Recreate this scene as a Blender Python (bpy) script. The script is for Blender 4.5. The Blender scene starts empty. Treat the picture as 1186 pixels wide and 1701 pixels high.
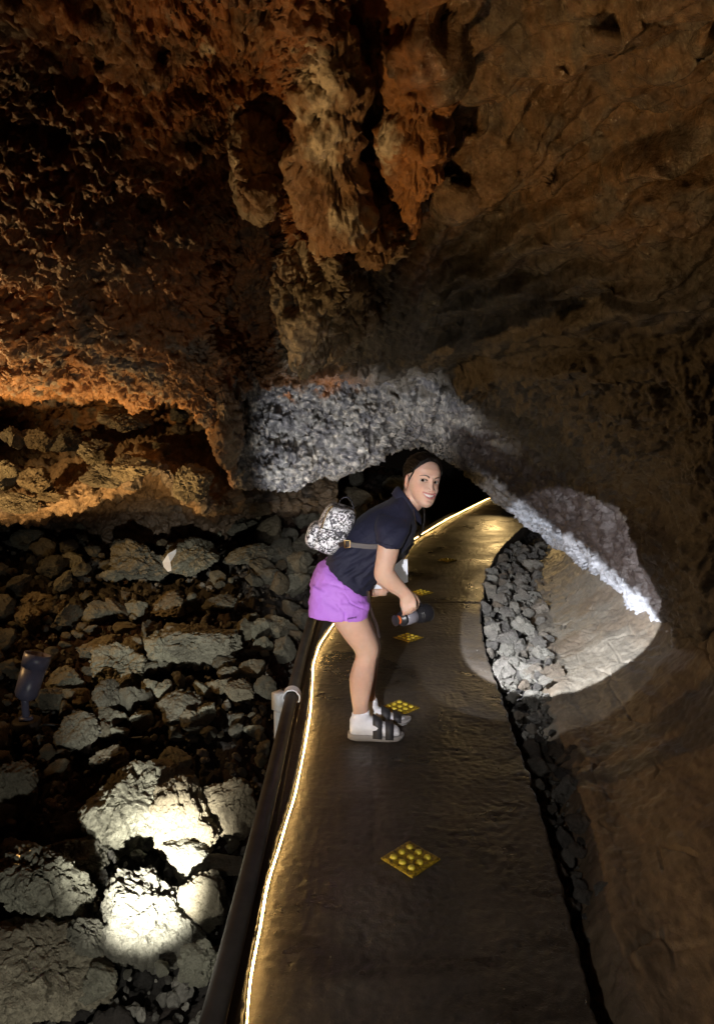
import bpy, bmesh, math, random
import numpy as np
from mathutils import Vector, Matrix

random.seed(7); rng = np.random.default_rng(7)
scene = bpy.context.scene
COL = scene.collection
R = math.radians

# ------------------------------------------------------------------ camera frame
CAMZ, PITCH, F = 1.56, R(7.75), 1187.0
cp, sp = math.cos(PITCH), math.sin(PITCH)
def ray(px, py):
    u = (px - 593.0) / F; v = (850.5 - py) / F
    return np.array([u, cp + v * sp, v * cp - sp])
def P(px, py, D):                       # point at distance D (world Y) seen at a photo pixel
    d = ray(px, py); return np.array([0, 0, CAMZ]) + d * (D / d[1])
def G(px, py, z=0.0):                   # point on the level z
    d = ray(px, py); return np.array([0, 0, CAMZ]) + d * ((z - CAMZ) / d[2])

# ------------------------------------------------------------------ numpy noise
_perm = rng.permutation(256); _perm = np.concatenate([_perm, _perm, _perm])
_grad = rng.normal(size=(256, 3)); _grad /= np.linalg.norm(_grad, axis=1)[:, None]
_jit = rng.random((256, 3))
def _h(i, j, k): return _perm[(_perm[(_perm[i & 255] + j) & 255] + k) & 255]
def perlin(p):
    p = np.asarray(p, float); f0 = np.floor(p); i = f0.astype(int); f = p - f0
    w = f * f * f * (f * (f * 6 - 15) + 10); out = 0
    for a in (0, 1):
        wa = w[:, 0] if a else 1 - w[:, 0]
        for b in (0, 1):
            wb = w[:, 1] if b else 1 - w[:, 1]
            for c in (0, 1):
                wc = w[:, 2] if c else 1 - w[:, 2]
                g = _grad[_h(i[:, 0] + a, i[:, 1] + b, i[:, 2] + c)]
                d = f - np.array([a, b, c])
                out = out + wa * wb * wc * np.einsum('ij,ij->i', g, d)
    return out * 1.5
def fbm(p, s=1.0, o=4, gain=.5, off=0.0):
    p = np.asarray(p) * s + off; r = 0; a = 1.0
    for _ in range(o):
        r = r + a * perlin(p); a *= gain; p = p * 2.03 + 11.3
    return r
def ridged(p, s=1.0, o=4, gain=.55, off=0.0):
    p = np.asarray(p) * s + off; r = 0; a = 1.0; t = 0
    for _ in range(o):
        r = r + a * (1 - np.abs(perlin(p)) * 1.8); t += a; a *= gain; p = p * 2.07 + 7.7
    return r / t
def worley(p, s=1.0, off=0.0):
    p = np.asarray(p) * s + off; f0 = np.floor(p).astype(int)
    d1 = np.full(len(p), 9.0); d2 = d1.copy(); cid = np.zeros(len(p), int)
    for a in (-1, 0, 1):
        for b in (-1, 0, 1):
            for c in (-1, 0, 1):
                h = _h(f0[:, 0] + a, f0[:, 1] + b, f0[:, 2] + c)
                q = f0 + np.array([a, b, c]) + _jit[h]
                d = np.linalg.norm(p - q, axis=1)
                n1 = d < d1
                d2 = np.where(n1, d1, np.minimum(d2, d)); cid = np.where(n1, h, cid); d1 = np.where(n1, d, d1)
    return d1, d2, cid
def sstep(a, b, x):
    t = np.clip((x - a) / (b - a), 0, 1); return t * t * (3 - 2 * t)

# ------------------------------------------------------------------ object helpers
def tag(o, label=None, cat=None, group=None, kind=None):
    if label: o['label'] = label
    if cat: o['category'] = cat
    if group: o['group'] = group
    if kind: o['kind'] = kind
    return o
def empty(name, loc, label, cat, group=None):
    o = bpy.data.objects.new(name, None); COL.objects.link(o)
    o.location = Vector(loc); o.empty_display_size = .1
    return tag(o, label, cat, group)
def wloc(o):
    v = Vector((0, 0, 0))
    while o is not None:
        v = v + Vector(o.location); o = o.parent
    return np.array(v)
def mesh(name, V, Fc, cols=None, smooth=True):
    me = bpy.data.meshes.new(name)
    V = np.asarray(V, np.float32)
    if isinstance(Fc, np.ndarray):
        n, k = Fc.shape
        me.vertices.add(len(V)); me.vertices.foreach_set('co', V.ravel())
        me.loops.add(n * k); me.loops.foreach_set('vertex_index', Fc.astype(np.int32).ravel())
        me.polygons.add(n); me.polygons.foreach_set('loop_start', (np.arange(n) * k).astype(np.int32))
        me.polygons.foreach_set('loop_total', np.full(n, k, np.int32)); me.update(calc_edges=True)
    else:
        me.from_pydata([tuple(map(float, v)) for v in V], [], Fc)
    if cols is not None:
        at = me.attributes.new('col', 'FLOAT_COLOR', 'POINT')
        c4 = np.ones((len(V), 4), np.float32); c4[:, :3] = cols
        at.data.foreach_set('color', c4.ravel())
    me.polygons.foreach_set('use_smooth', np.full(len(me.polygons), smooth)); me.update()
    return me
def obj(name, me, mat=None, parent=None, loc=None):
    o = bpy.data.objects.new(name, me); COL.objects.link(o)
    if mat is not None:
        me.materials.clear(); me.materials.append(mat)
    if parent is not None: o.parent = parent
    if loc is not None: o.location = Vector(loc)
    return o
def wobj(name, V, Fc, mat, parent=None, base=None, cols=None, smooth=True):
    """mesh given in world coordinates, stored relative to its parent / base"""
    off = wloc(parent) if parent is not None else (np.array(base) if base is not None else np.zeros(3))
    me = mesh(name, np.asarray(V) - off, Fc, cols, smooth)
    o = obj(name, me, mat, parent)
    if parent is None and base is not None: o.location = Vector(base)
    return o
def join(parts):
    V = []; Fs = []; n = 0
    for v, f in parts:
        V.append(np.asarray(v, float)); Fs += [tuple(int(i) + n for i in q) for q in f]; n += len(v)
    return np.vstack(V), Fs
def gridfaces(nr, nc, wrap=False):
    i, j = np.meshgrid(np.arange(nr - 1), np.arange(nc if wrap else nc - 1), indexing='ij')
    j2 = (j + 1) % nc
    return np.stack([i * nc + j, i * nc + j2, (i + 1) * nc + j2, (i + 1) * nc + j], -1).reshape(-1, 4)
def loft(rings):
    """closed loft through rings (each n x 3)"""
    n = len(rings[0]); V = np.vstack(rings); Fs = [tuple(q) for q in gridfaces(len(rings), n, True)]
    c0 = len(V); V = np.vstack([V, rings[0].mean(0), rings[-1].mean(0)]); m = (len(rings) - 1) * n
    for k in range(n):
        Fs.append((c0, (k + 1) % n, k)); Fs.append((c0 + 1, m + k, m + (k + 1) % n))
    return V, Fs
def crom(ctrl, n):
    """catmull-rom resample of ctrl (m x ...) to n samples along axis 0"""
    ctrl = np.asarray(ctrl, float); m = len(ctrl)
    t = np.linspace(0, m - 1, n); i = np.minimum(t.astype(int), m - 2); f = (t - i).reshape((-1,) + (1,) * (ctrl.ndim - 1))
    p0 = ctrl[np.maximum(i - 1, 0)]; p1 = ctrl[i]; p2 = ctrl[i + 1]; p3 = ctrl[np.minimum(i + 2, m - 1)]
    return .5 * (2 * p1 + (p2 - p0) * f + (2 * p0 - 5 * p1 + 4 * p2 - p3) * f * f + (3 * p1 - p0 - 3 * p2 + p3) * f ** 3)
def tube(pts, r, n=12, samples=None, flat=1.0):
    pts = np.asarray(pts, float); pts = crom(pts, samples) if samples else pts
    rr = np.broadcast_to(np.asarray(r, float), (len(pts),)) if np.ndim(r) == 0 or len(r) == len(pts) else np.interp(np.linspace(0, 1, len(pts)), np.linspace(0, 1, len(r)), r)
    T = np.gradient(pts, axis=0); T /= np.linalg.norm(T, axis=1)[:, None]
    up = np.array([0, 0, 1.0]) if abs(T[0][2]) < .9 else np.array([1.0, 0, 0])
    a = np.linspace(0, 2 * math.pi, n, endpoint=False); rings = []
    x = np.cross(T[0], up); x /= np.linalg.norm(x)
    for k in range(len(pts)):
        x = x - T[k] * x.dot(T[k]); x /= np.linalg.norm(x); y = np.cross(T[k], x)
        rings.append(pts[k] + rr[k] * (np.cos(a)[:, None] * x + flat * np.sin(a)[:, None] * y))
    return loft(rings)
def lathe(prof, origin, axis, n=32):
    """prof: list of (distance along axis, radius)"""
    ax = np.asarray(axis, float); ax /= np.linalg.norm(ax)
    up = np.array([0, 0, 1.0]) if abs(ax[2]) < .9 else np.array([0, 1.0, 0])
    x = np.cross(ax, up); x /= np.linalg.norm(x); y = np.cross(ax, x)
    a = np.linspace(0, 2 * math.pi, n, endpoint=False)
    return loft([np.asarray(origin) + ax * s + r * (np.cos(a)[:, None] * x + np.sin(a)[:, None] * y) for s, r in prof])
def box(c, ax, ay, az):
    c, ax, ay, az = [np.asarray(q, float) for q in (c, ax, ay, az)]
    V = [c + i * ax + j * ay + k * az for k in (-1, 1) for j in (-1, 1) for i in (-1, 1)]
    return np.array(V), [(0, 2, 3, 1), (4, 5, 7, 6), (0, 1, 5, 4), (2, 6, 7, 3), (0, 4, 6, 2), (1, 3, 7, 5)]
def remesh(V, Fs, vox, smooth_it=4, smooth_f=.5):
    """one continuous surface out of overlapping closed shapes"""
    me = mesh('tmp', V, Fs); o = bpy.data.objects.new('tmp', me); COL.objects.link(o)
    m = o.modifiers.new('r', 'REMESH'); m.mode = 'VOXEL'; m.voxel_size = vox; m.use_smooth_shade = True
    if smooth_it:
        s = o.modifiers.new('s', 'SMOOTH'); s.iterations = smooth_it; s.factor = smooth_f
    dg = bpy.context.evaluated_depsgraph_get(); dg.update()
    me2 = bpy.data.meshes.new_from_object(o.evaluated_get(dg))
    v = np.zeros(len(me2.vertices) * 3, np.float32); me2.vertices.foreach_get('co', v)
    fs = [tuple(p.vertices) for p in me2.polygons]
    bpy.data.objects.remove(o); bpy.data.meshes.remove(me); bpy.data.meshes.remove(me2)
    return v.reshape(-1, 3).astype(float), fs
def vnormals(V, Fs):
    Fq = np.array([f if len(f) == 4 else (f[0], f[1], f[2], f[2]) for f in Fs]); N = np.zeros_like(V)
    fn = np.cross(V[Fq[:, 2]] - V[Fq[:, 0]], V[Fq[:, 3]] - V[Fq[:, 1]])
    for k in range(4): np.add.at(N, Fq[:, k], fn)
    return N / np.maximum(np.linalg.norm(N, axis=1), 1e-12)[:, None]

# ------------------------------------------------------------------ materials
def new_mat(name):
    m = bpy.data.materials.new(name); m.use_nodes = True; nt = m.node_tree; nt.nodes.clear()
    out = nt.nodes.new('ShaderNodeOutputMaterial'); b = nt.nodes.new('ShaderNodeBsdfPrincipled')
    nt.links.new(b.outputs[0], out.inputs[0]); return m, nt, b
def N(nt, t, **kw):
    n = nt.nodes.new(t)
    for k, v in kw.items():
        if k in n.inputs.keys(): n.inputs[k].default_value = v
        else: setattr(n, k, v)
    return n
def noise(nt, co, scale, detail=6, rough=.6, dist=0.0):
    n = N(nt, 'ShaderNodeTexNoise', Scale=scale, Detail=detail, Roughness=rough, Distortion=dist)
    nt.links.new(co, n.inputs['Vector']); return n.outputs['Fac']
def ramp(nt, fac, stops):
    r = nt.nodes.new('ShaderNodeValToRGB'); e = r.color_ramp.elements
    while len(e) < len(stops): e.new(.5)
    for k, (p, c) in enumerate(stops):
        e[k].position = p; e[k].color = (*c, 1) if len(c) == 3 else c
    nt.links.new(fac, r.inputs[0]); return r.outputs[0]
def mul(nt, a, b, f=1.0, mode='MULTIPLY'):
    m = N(nt, 'ShaderNodeMix', data_type='RGBA', blend_type=mode); m.inputs[0].default_value = f
    nt.links.new(a, m.inputs[6])
    if hasattr(b, 'is_linked'): nt.links.new(b, m.inputs[7])
    else: m.inputs[7].default_value = (*b, 1)
    return m.outputs[2]
def bump(nt, h, strength, dist, prev=None):
    b = N(nt, 'ShaderNodeBump', Strength=strength, Distance=dist); nt.links.new(h, b.inputs['Height'])
    if prev is not None: nt.links.new(prev, b.inputs['Normal'])
    return b.outputs[0]
def rock_mat(name, rough=.75, scales=(14, 45, 130), amp=(.02, .008, .003), spec=.4, base=None, vary=.35, rnd=False, stretch=None, pores=0):
    m, nt, b = new_mat(name); tc = nt.nodes.new('ShaderNodeTexCoord'); co = tc.outputs['Object']
    if stretch:
        mp = N(nt, 'ShaderNodeMapping'); mp.inputs['Scale'].default_value = stretch; nt.links.new(co, mp.inputs[0]); co = mp.outputs[0]
    if base is None:
        a = N(nt, 'ShaderNodeAttribute', attribute_name='col'); c = a.outputs['Color']
    else:
        n1 = noise(nt, co, 3.0, 5)
        c = ramp(nt, n1, [(.3, base[0]), (.7, base[1])])
    v = ramp(nt, noise(nt, co, scales[1], 8, .7), [(.3, (1 - vary,) * 3), (.7, (1 + vary,) * 3)])
    c = mul(nt, c, v)
    if rnd:
        oi = nt.nodes.new('ShaderNodeObjectInfo')
        c = mul(nt, c, ramp(nt, oi.outputs['Random'], [(0, (.5, .49, .48)), (.35, (.95, .94, .9)), (.6, (.8, .68, .55)), (.8, (1, 1, .94)), (1, (1.2, 1.2, 1.12))]))
    nt.links.new(c, b.inputs['Base Color']); b.inputs['Roughness'].default_value = rough
    b.inputs['Specular IOR Level'].default_value = spec
    nrm = None
    for s, am in zip(scales, amp):
        nrm = bump(nt, noise(nt, co, s, 7, .65, .3), .9, am, nrm)
    if pores:
        vo = N(nt, 'ShaderNodeTexVoronoi', Scale=pores); nt.links.new(co, vo.inputs['Vector'])
        nrm = bump(nt, ramp(nt, vo.outputs['Distance'], [(.0, (0, 0, 0)), (.35, (1, 1, 1))]), .8, .004, nrm)
    nt.links.new(nrm, b.inputs['Normal']); return m
def plain(name, col, rough=.5, metal=0.0, spec=.5, bs=0, ba=.002, vary=.15, vs=20, emit=None, es=0, sheen=0, sss=0):
    m, nt, b = new_mat(name); tc = nt.nodes.new('ShaderNodeTexCoord'); co = tc.outputs['Object']
    v = ramp(nt, noise(nt, co, vs, 5), [(.3, tuple(c * (1 - vary) for c in col)), (.7, tuple(min(1, c * (1 + vary)) for c in col))])
    nt.links.new(v, b.inputs['Base Color'])
    b.inputs['Roughness'].default_value = rough; b.inputs['Metallic'].default_value = metal; b.inputs['Specular IOR Level'].default_value = spec
    if bs: nt.links.new(bump(nt, noise(nt, co, bs, 6), .8, ba), b.inputs['Normal'])
    if emit: b.inputs['Emission Color'].default_value = (*emit, 1); b.inputs['Emission Strength'].default_value = es
    if sheen: b.inputs['Sheen Weight'].default_value = sheen
    if sss:
        b.inputs['Subsurface Weight'].default_value = sss; b.inputs['Subsurface Radius'].default_value = (.012, .005, .003); b.inputs['Subsurface Scale'].default_value = .5
    return m

M_ceil = rock_mat('ceiling_rock', .40, (16, 50, 150), (.02, .009, .003), .5)
M_wall = rock_mat('smooth_lava', .45, (6, 22, 90), (.012, .005, .0016), .5, vary=.2)
M_ground = rock_mat('rubble_ground', .85, (20, 60, 160), (.02, .008, .003), .3)
M_rock = rock_mat('lava_rock', .88, (7, 28, 95), (.03, .016, .006), .25, base=((.185, .178, .145), (.29, .283, .232)), vary=.35, rnd=True, pores=60)
M_gutter_rock = rock_mat('gutter_rock', .85, (7, 28, 95), (.03, .016, .006), .3, base=((.19, .18, .17), (.31, .295, .275)), vary=.35, rnd=True, pores=60)

# ------------------------------------------------------------------ path edges
left_px = [(405, 1760), (412, 1640), (445, 1470), (490, 1325), (508, 1230), (515, 1180), (519, 1110), (530, 1075), (555, 1040), (612, 970), (680, 903), (740, 866), (815, 828)]
right_px = [(1005, 1760), (975, 1640), (935, 1480), (892, 1330), (855, 1225), (835, 1165), (806, 1085), (797, 1030), (803, 965), (825, 918), (862, 880), (905, 852)]
Lw = np.array([G(*p)[:2] for p in left_px]); Rw = np.array([G(*p)[:2] for p in right_px])
Lw = np.vstack([[Lw[0, 0] - .01, .2], Lw, [Lw[-1, 0] + 1.6, Lw[-1, 1] + 2.2]]); Rw = np.vstack([[Rw[0, 0] - .05, .2], Rw, [Rw[-1, 0] + 2.2, Rw[-1, 1] + 3]])
def xl(y): return np.interp(y, Lw[:, 1], Lw[:, 0])
def xr(y): return np.interp(y, Rw[:, 1], Rw[:, 0])
wall_base_px = [(1062, 1760), (1036, 1640), (1008, 1500), (974, 1350), (950, 1240), (916, 1158), (898, 1060), (889, 970), (900, 908)]
Wb = np.array([G(p[0], p[1], -.06)[:2] for p in wall_base_px]); Wb = np.vstack([[Wb[0, 0] - .02, .2], Wb, [Wb[-1, 0] + 1.8, Wb[-1, 1] + 3.5]])
def xw(y): return np.interp(y, Wb[:, 1], Wb[:, 0])

# ------------------------------------------------------------------ path slab
ny, nx = 900, 150
Lc = crom(Lw, ny); s = np.linspace(0, 1, ny)
ys = np.concatenate([np.linspace(.2, 6, 650), np.linspace(6.02, 15.5, 250)])
a = xl(ys); bb = xr(ys)
k = np.hanning(41); k /= k.sum()
def smo(v): return np.convolve(np.pad(v, 20, 'edge'), k, 'valid')
a = smo(a); bb = smo(bb)
PL = a.copy(); PR = bb.copy(); PY = ys
t = np.linspace(-.012, 1, nx)
X = a[:, None] + (bb - a)[:, None] * t[None, :]; Y = np.repeat(ys[:, None], nx, 1)
edge = .012 * fbm(np.stack([np.zeros(ny), ys * 9, np.zeros(ny)], 1), 1, 3)
X[:, -1] += edge; X[:, -2] += edge
pp = np.stack([X, Y, np.zeros_like(X)], -1).reshape(-1, 3)
Z = .005 * fbm(pp, 1.6, 3) + .0011 * fbm(pp * [1, 2.4, 1], 9, 3, off=3.1) + .0022 * fbm(pp, 38, 2, off=8)
Z += .0010 * ridged(pp * [.5, 3.5, 1], 5, 2)
for jx, jy in ((760, 1001), (745, 912)):
    yj = G(jx, jy)[1] + .03 * fbm(pp, 3, 2, off=jy) ; Z -= .007 * np.exp(-((pp[:, 1] - yj) / .010) ** 2)
for k_ in range(90):                                            # scuffs and chips
    sx_, sy_ = rng.uniform(-.3, 1.2), rng.uniform(1.5, 7); Z -= .003 * np.exp(-(((pp[:, 0] - sx_) / rng.uniform(.004, .02)) ** 2 + ((pp[:, 1] - sy_) / rng.uniform(.006, .05)) ** 2))
pp[:, 2] = Z - .003
Vt = pp.reshape(ny, nx, 3); skirt = Vt[:, -1:].copy(); skirt[..., 2] = -.30; skirt[..., 0] -= .03
rim = Vt[:, -1:].copy(); rim[..., 2] -= .012; rim[..., 0] += .006
Vt = np.concatenate([Vt, rim, skirt], 1)
def path_mat():
    m, nt, b = new_mat('path_concrete'); tc = nt.nodes.new('ShaderNodeTexCoord'); co = tc.outputs['Object']
    c = ramp(nt, noise(nt, co, 2.2, 6, .6, .4), [(.3, (.050, .042, .035)), (.55, (.076, .064, .053)), (.75, (.108, .090, .073))])
    c = mul(nt, c, ramp(nt, noise(nt, co, 60, 5), [(.3, (.8,) * 3), (.7, (1.2,) * 3)]))
    nt.links.new(c, b.inputs['Base Color'])
    dm = noise(nt, co, 1.3, 4, .6, .8)
    c = mul(nt, c, ramp(nt, dm, [(.42, (.62, .6, .58)), (.52, (1, 1, 1))])); nt.links.new(c, b.inputs['Base Color'])
    sc_ = ramp(nt, noise(nt, co, 90, 2, .5, 1.5), [(.70, (0, 0, 0)), (.76, (1, 1, 1))]); c = mul(nt, c, ramp(nt, sc_, [(0, (1, 1, 1)), (1, (1.7, 1.65, 1.55))])); nt.links.new(c, b.inputs['Base Color'])
    rr = mul(nt, ramp(nt, noise(nt, co, 4, 5), [(.3, (.36,) * 3), (.7, (.58,) * 3)]), ramp(nt, dm, [(.42, (.62,) * 3), (.52, (1, 1, 1))])); nt.links.new(rr, b.inputs['Roughness'])
    mp = N(nt, 'ShaderNodeMapping'); mp.inputs['Scale'].default_value = (1, 2.2, 1); nt.links.new(co, mp.inputs[0])
    n1 = bump(nt, noise(nt, mp.outputs[0], 28, 5, .6, .5), .8, .0024)
    n1 = bump(nt, noise(nt, co, 170, 3), .8, .0022, n1)
    vo = N(nt, 'ShaderNodeTexVoronoi', Scale=26); nt.links.new(co, vo.inputs['Vector'])
    n1 = bump(nt, ramp(nt, vo.outputs['Distance'], [(.0, (1, 1, 1)), (.12, (0, 0, 0))]), .5, .004, n1)
    nt.links.new(n1, b.inputs['Normal']); return m
tag(wobj('path', Vt.reshape(-1, 3), gridfaces(ny, nx + 2), path_mat()), kind='structure')

# ------------------------------------------------------------------ rubble ground on the left
BASEY = [0, 1.5, 2.5, 3.5, 4.5, 5.5, 6.5, 8, 12]; BASEZ = [-.42, -.40, -.36, -.30, -.16, .08, .34, .50, .62]
def ground_z(x, y):
    x = np.asarray(x, float); y = np.asarray(y, float)
    d = np.interp(y, PY, PL) - .1 - x
    z = np.interp(y, BASEY, BASEZ) + np.clip(-x - 2.2, 0, 9) * .22
    f = sstep(0.0, .9, d)
    return z * f + (np.minimum(z, -.16)) * (1 - f)
gx = np.linspace(0, 1, 360); gy = np.concatenate([np.linspace(.3, 6.5, 420), np.linspace(6.53, 14, 130)])
GY = np.repeat(gy[:, None], 360, 1)
rightx = np.interp(gy, PY, PL) - .03
GX = -5.2 + (rightx + 5.2)[:, None] * (gx[None, :] ** .8)
gp = np.stack([GX.ravel(), GY.ravel(), ground_z(GX.ravel(), GY.ravel())], 1)
q2 = gp * [1, 1, .6]
d1, d2, c1 = worley(q2 + .05 * np.stack([fbm(q2, 5, 2), fbm(q2, 5, 2, off=9), 0 * gp[:, 0]], 1), 6.0)
e1, e2, c2 = worley(q2, 13.0, 4.4)
lump = np.clip((d2 - d1) * 1.8, 0, 1) ** .6 * (.5 + .5 * _jit[c1, 0]) * .10 + np.clip((e2 - e1) * 2, 0, 1) ** .6 * .035
keep = sstep(0.0, .22, np.interp(gp[:, 1], PY, PL) - gp[:, 0])
gp[:, 2] += (lump + .05 * fbm(gp, 2, 3) + .04 * fbm(gp, 9, 4, .65) - .17) * keep
gc = np.array([.018, .016, .014]) * (.7 + .6 * _jit[c1, 1])[:, None]
rust = sstep(-.1, .5, fbm(gp, 1.1, 3, off=5)); gc = gc * (1 - rust[:, None]) + rust[:, None] * np.array([.026, .013, .008])
gc = gc * (1 + 2.2 * sstep(4.6, 6.2, gp[:, 1]))[:, None]  # near ground almost black, standing for the shade in gaps between rocks
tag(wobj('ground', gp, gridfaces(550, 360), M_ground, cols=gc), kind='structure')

# gutter bed right of the path
gy = np.linspace(.3, 12, 700); n = 60
x0 = np.interp(gy, PY, PR) - .035; x1 = xw(gy) + .25
GX = x0[:, None] + (x1 - x0)[:, None] * np.linspace(0, 1, n)[None, :]; GY = np.repeat(gy[:, None], n, 1)
gp = np.stack([GX.ravel(), GY.ravel(), np.full(GX.size, -.24)], 1)
d1, d2, c1 = worley(gp, 15); gp[:, 2] += np.clip((d2 - d1) * 2, 0, 1) ** .6 * .045 * (.4 + .6 * _jit[c1, 0]) + .015 * fbm(gp, 25, 3) + .05 * sstep(3.2, 5, gp[:, 1])
tag(wobj('gutter_bed', gp, gridfaces(700, n), M_ground, cols=np.tile([.06, .056, .054], (len(gp), 1))), kind='structure')

# ------------------------------------------------------------------ cave surfaces
def ico(sub):
    bm = bmesh.new(); bmesh.ops.create_icosphere(bm, subdivisions=sub, radius=1.0)
    V = np.array([v.co[:] for v in bm.verts]); Fc = np.array([[v.index for v in f.verts] for f in bm.faces]); bm.free(); return V, Fc
ICO4, ICO5, ICO6 = ico(4), ico(5), ico(6)
def sheet(name, ctrl, nr, nc, disp, colf, mat):
    S = crom(np.asarray(ctrl, float), nr); S = np.swapaxes(crom(np.swapaxes(S, 0, 1), nc), 0, 1)
    for amp_fn in disp:
        du = np.gradient(S, axis=1); dv = np.gradient(S, axis=0)
        Nn = np.cross(dv, du); Nn /= np.maximum(np.linalg.norm(Nn, axis=-1), 1e-9)[..., None]
        S = S + Nn * amp_fn(S.reshape(-1, 3)).reshape(nr, nc, 1)
    V = S.reshape(-1, 3)
    return tag(wobj(name, V, gridfaces(nr, nc), mat, cols=colf(V)), kind='structure')

def proj(V):
    d = V - np.array([0, 0, CAMZ]); c = d[:, 1] * cp - d[:, 2] * sp; u = d[:, 2] * cp + d[:, 1] * sp
    c = np.maximum(c, .05); return 593 + F * d[:, 0] / c, 850.5 - F * u / c

C = [-260, -60, 100, 240, 330, 368, 410, 460, 530, 610, 710, 800, 900, 1000, 1090, 1180, 1330]
nC = len(C)
def row(py, D, px=None, k=1.0):
    px = C if px is None else px
    py = [py] * nC if np.ndim(py) == 0 else py; D = [D] * nC if np.ndim(D) == 0 else D
    return [P(593 + (x - 593) * k, y, d) for x, y, d in zip(px, py, D)]
ceil_rows = [
    row(-1500, .62, k=3.2),
    row(-420, 1.15, k=1.9),
    row(-120, 1.6, k=1.45),
    row(60,  [2.4, 2.3, 2.2, 2.15, 2.2, 2.3, 2.35, 2.25, 1.98, 2.25, 2.15, 2.1, 2.1, 2.1, 2.05, 2.0, 2.0], k=1.15),
    row(200, [2.9, 2.75, 2.6, 2.6, 2.7, 2.8, 2.85, 2.75, 2.35, 2.62, 2.65, 2.5, 2.5, 2.5, 2.4, 2.35, 2.3], k=1.05),
    row(330, [3.3, 3.2, 3.1, 3.1, 3.2, 3.35, 3.45, 3.3, 2.8, 2.92, 3.1, 3.0, 2.9, 2.8, 2.7, 2.6, 2.5]),
    row(440, [3.7, 3.6, 3.5, 3.5, 3.65, 3.95, 4.3, 4.1, 2.95, 3.2, 3.5, 3.4, 3.25, 3.1, 2.9, 2.8, 2.7]),
    row(540, [4.0, 3.95, 3.85, 3.85, 4.05, 4.4, 4.75, 4.5, 3.35, 3.75, 4.0, 3.9, 3.7, 3.4, 3.15, 3.0, 2.9]),
    row([595, 600, 605, 612, 622, 628, 632, 625, 610, 632, 650, 662, 665, 670, 670, 670, 670],
        [4.25, 4.2, 4.1, 4.1, 4.25, 4.5, 4.75, 4.75, 4.5, 4.7, 4.7, 4.5, 4.2, 3.8, 3.4, 3.15, 3.0]),
    row([635, 632, 636, 645, 655, 690, 705, 706, 700, 692, 700, 735, 775, 800, 820, 830, 840],
        [4.35, 4.3, 4.25, 4.25, 4.35, 4.6, 4.85, 4.92, 4.95, 5.05, 5.3, 5.6, 5.2, 4.5, 3.75, 3.3, 3.1], px=[-260, -60, 100, 240, 325, 366, 405, 460, 530, 610, 710, 810, 920, 1020, 1110, 1190, 1330]),
    row([655, 650, 655, 664, 675, 765, 800, 806, 790, 757, 742, 796, 882, 957, 1042, 1060, 1060],
        [4.7, 4.7, 4.6, 4.6, 4.65, 4.75, 4.9, 5.0, 5.1, 5.3, 5.9, 7.0, 6.7, 5.3, 4.25, 3.6, 3.25], px=[-260, -60, 100, 240, 322, 376, 398, 460, 540, 625, 715, 796, 900, 1003, 1092, 1160, 1330]),
    row([640, 640, 645, 650, 662, 745, 790, 795, 780, 748, 738, 792, 874, 946, 1030, 1140, 1200],
        [5.6, 5.5, 5.4, 5.4, 5.3, 5.2, 5.4, 5.5, 5.6, 5.9, 6.6, 7.6, 7.3, 5.8, 4.6, 3.45, 3.2], px=[-260, -60, 100, 240, 322, 385, 405, 460, 540, 625, 715, 800, 910, 1013, 1110, 1190, 1330]),
    row([690, 690, 690, 690, 690, 735, 760, 770, 755, 735, 728, 770, 830, 900, 990, 1290, 1350],
        [7.0, 6.9, 6.8, 6.8, 6.9, 6.8, 6.6, 6.6, 6.8, 7.2, 8.2, 9.2, 8.4, 6.8, 5.2, 3.3, 3.1], px=[-260, -60, 100, 240, 322, 385, 415, 460, 540, 625, 715, 815, 950, 1050, 1160, 1230, 1360]),
    row([800, 800, 800, 800, 790, 780, 775, 765, 750, 740, 735, 760, 800, 850, 920, 1500, 1500],
        [7.2, 7.1, 7.0, 7.0, 7.2, 8, 8.4, 8.6, 9.2, 9.8, 11, 12, 10, 8, 6, 3.2, 3.0], px=[-260, -60, 100, 240, 322, 385, 420, 470, 550, 640, 740, 840, 980, 1090, 1210, 1290, 1420]),
]
def reg(V):
    px, py = proj(V); return px, py
FOLDS = [(1010, 110, 1.95, 860, 420, 2.8, 34), (930, 130, 1.98, 815, 360, 2.6, 26), (1085, 90, 1.95, 950, 350, 2.65, 32), (850, 140, 2.05, 790, 300, 2.5, 22), (1160, 150, 2.0, 1070, 400, 2.6, 44), (790, 110, 2.1, 762, 270, 2.5, 20),
 (820, 290, 2.5, 760, 440, 3.0, 28), (1000, 50, 1.8, 980, 150, 2.0, 22), (900, 60, 1.85, 862, 175, 2.1, 20), (1190, 330, 2.35, 1110, 490, 2.7, 40), (1130, 400, 2.55, 1128, 520, 2.9, 24), (915, 380, 2.75, 870, 500, 3.15, 34), (760, 370, 2.95, 690, 480, 3.35, 30), (830, 60, 1.95, 812, 150, 2.15, 16),
 (1040, 200, 2.2, 1000, 300, 2.45, 20), (980, 330, 2.55, 940, 470, 2.95, 26), (1040, 400, 2.65, 1010, 520, 2.95, 30), (880, 210, 2.2, 850, 290, 2.4, 14), (745, 230, 2.5, 738, 330, 2.75, 16), (720, 60, 2.15, 712, 300, 2.7, 34)]
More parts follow.
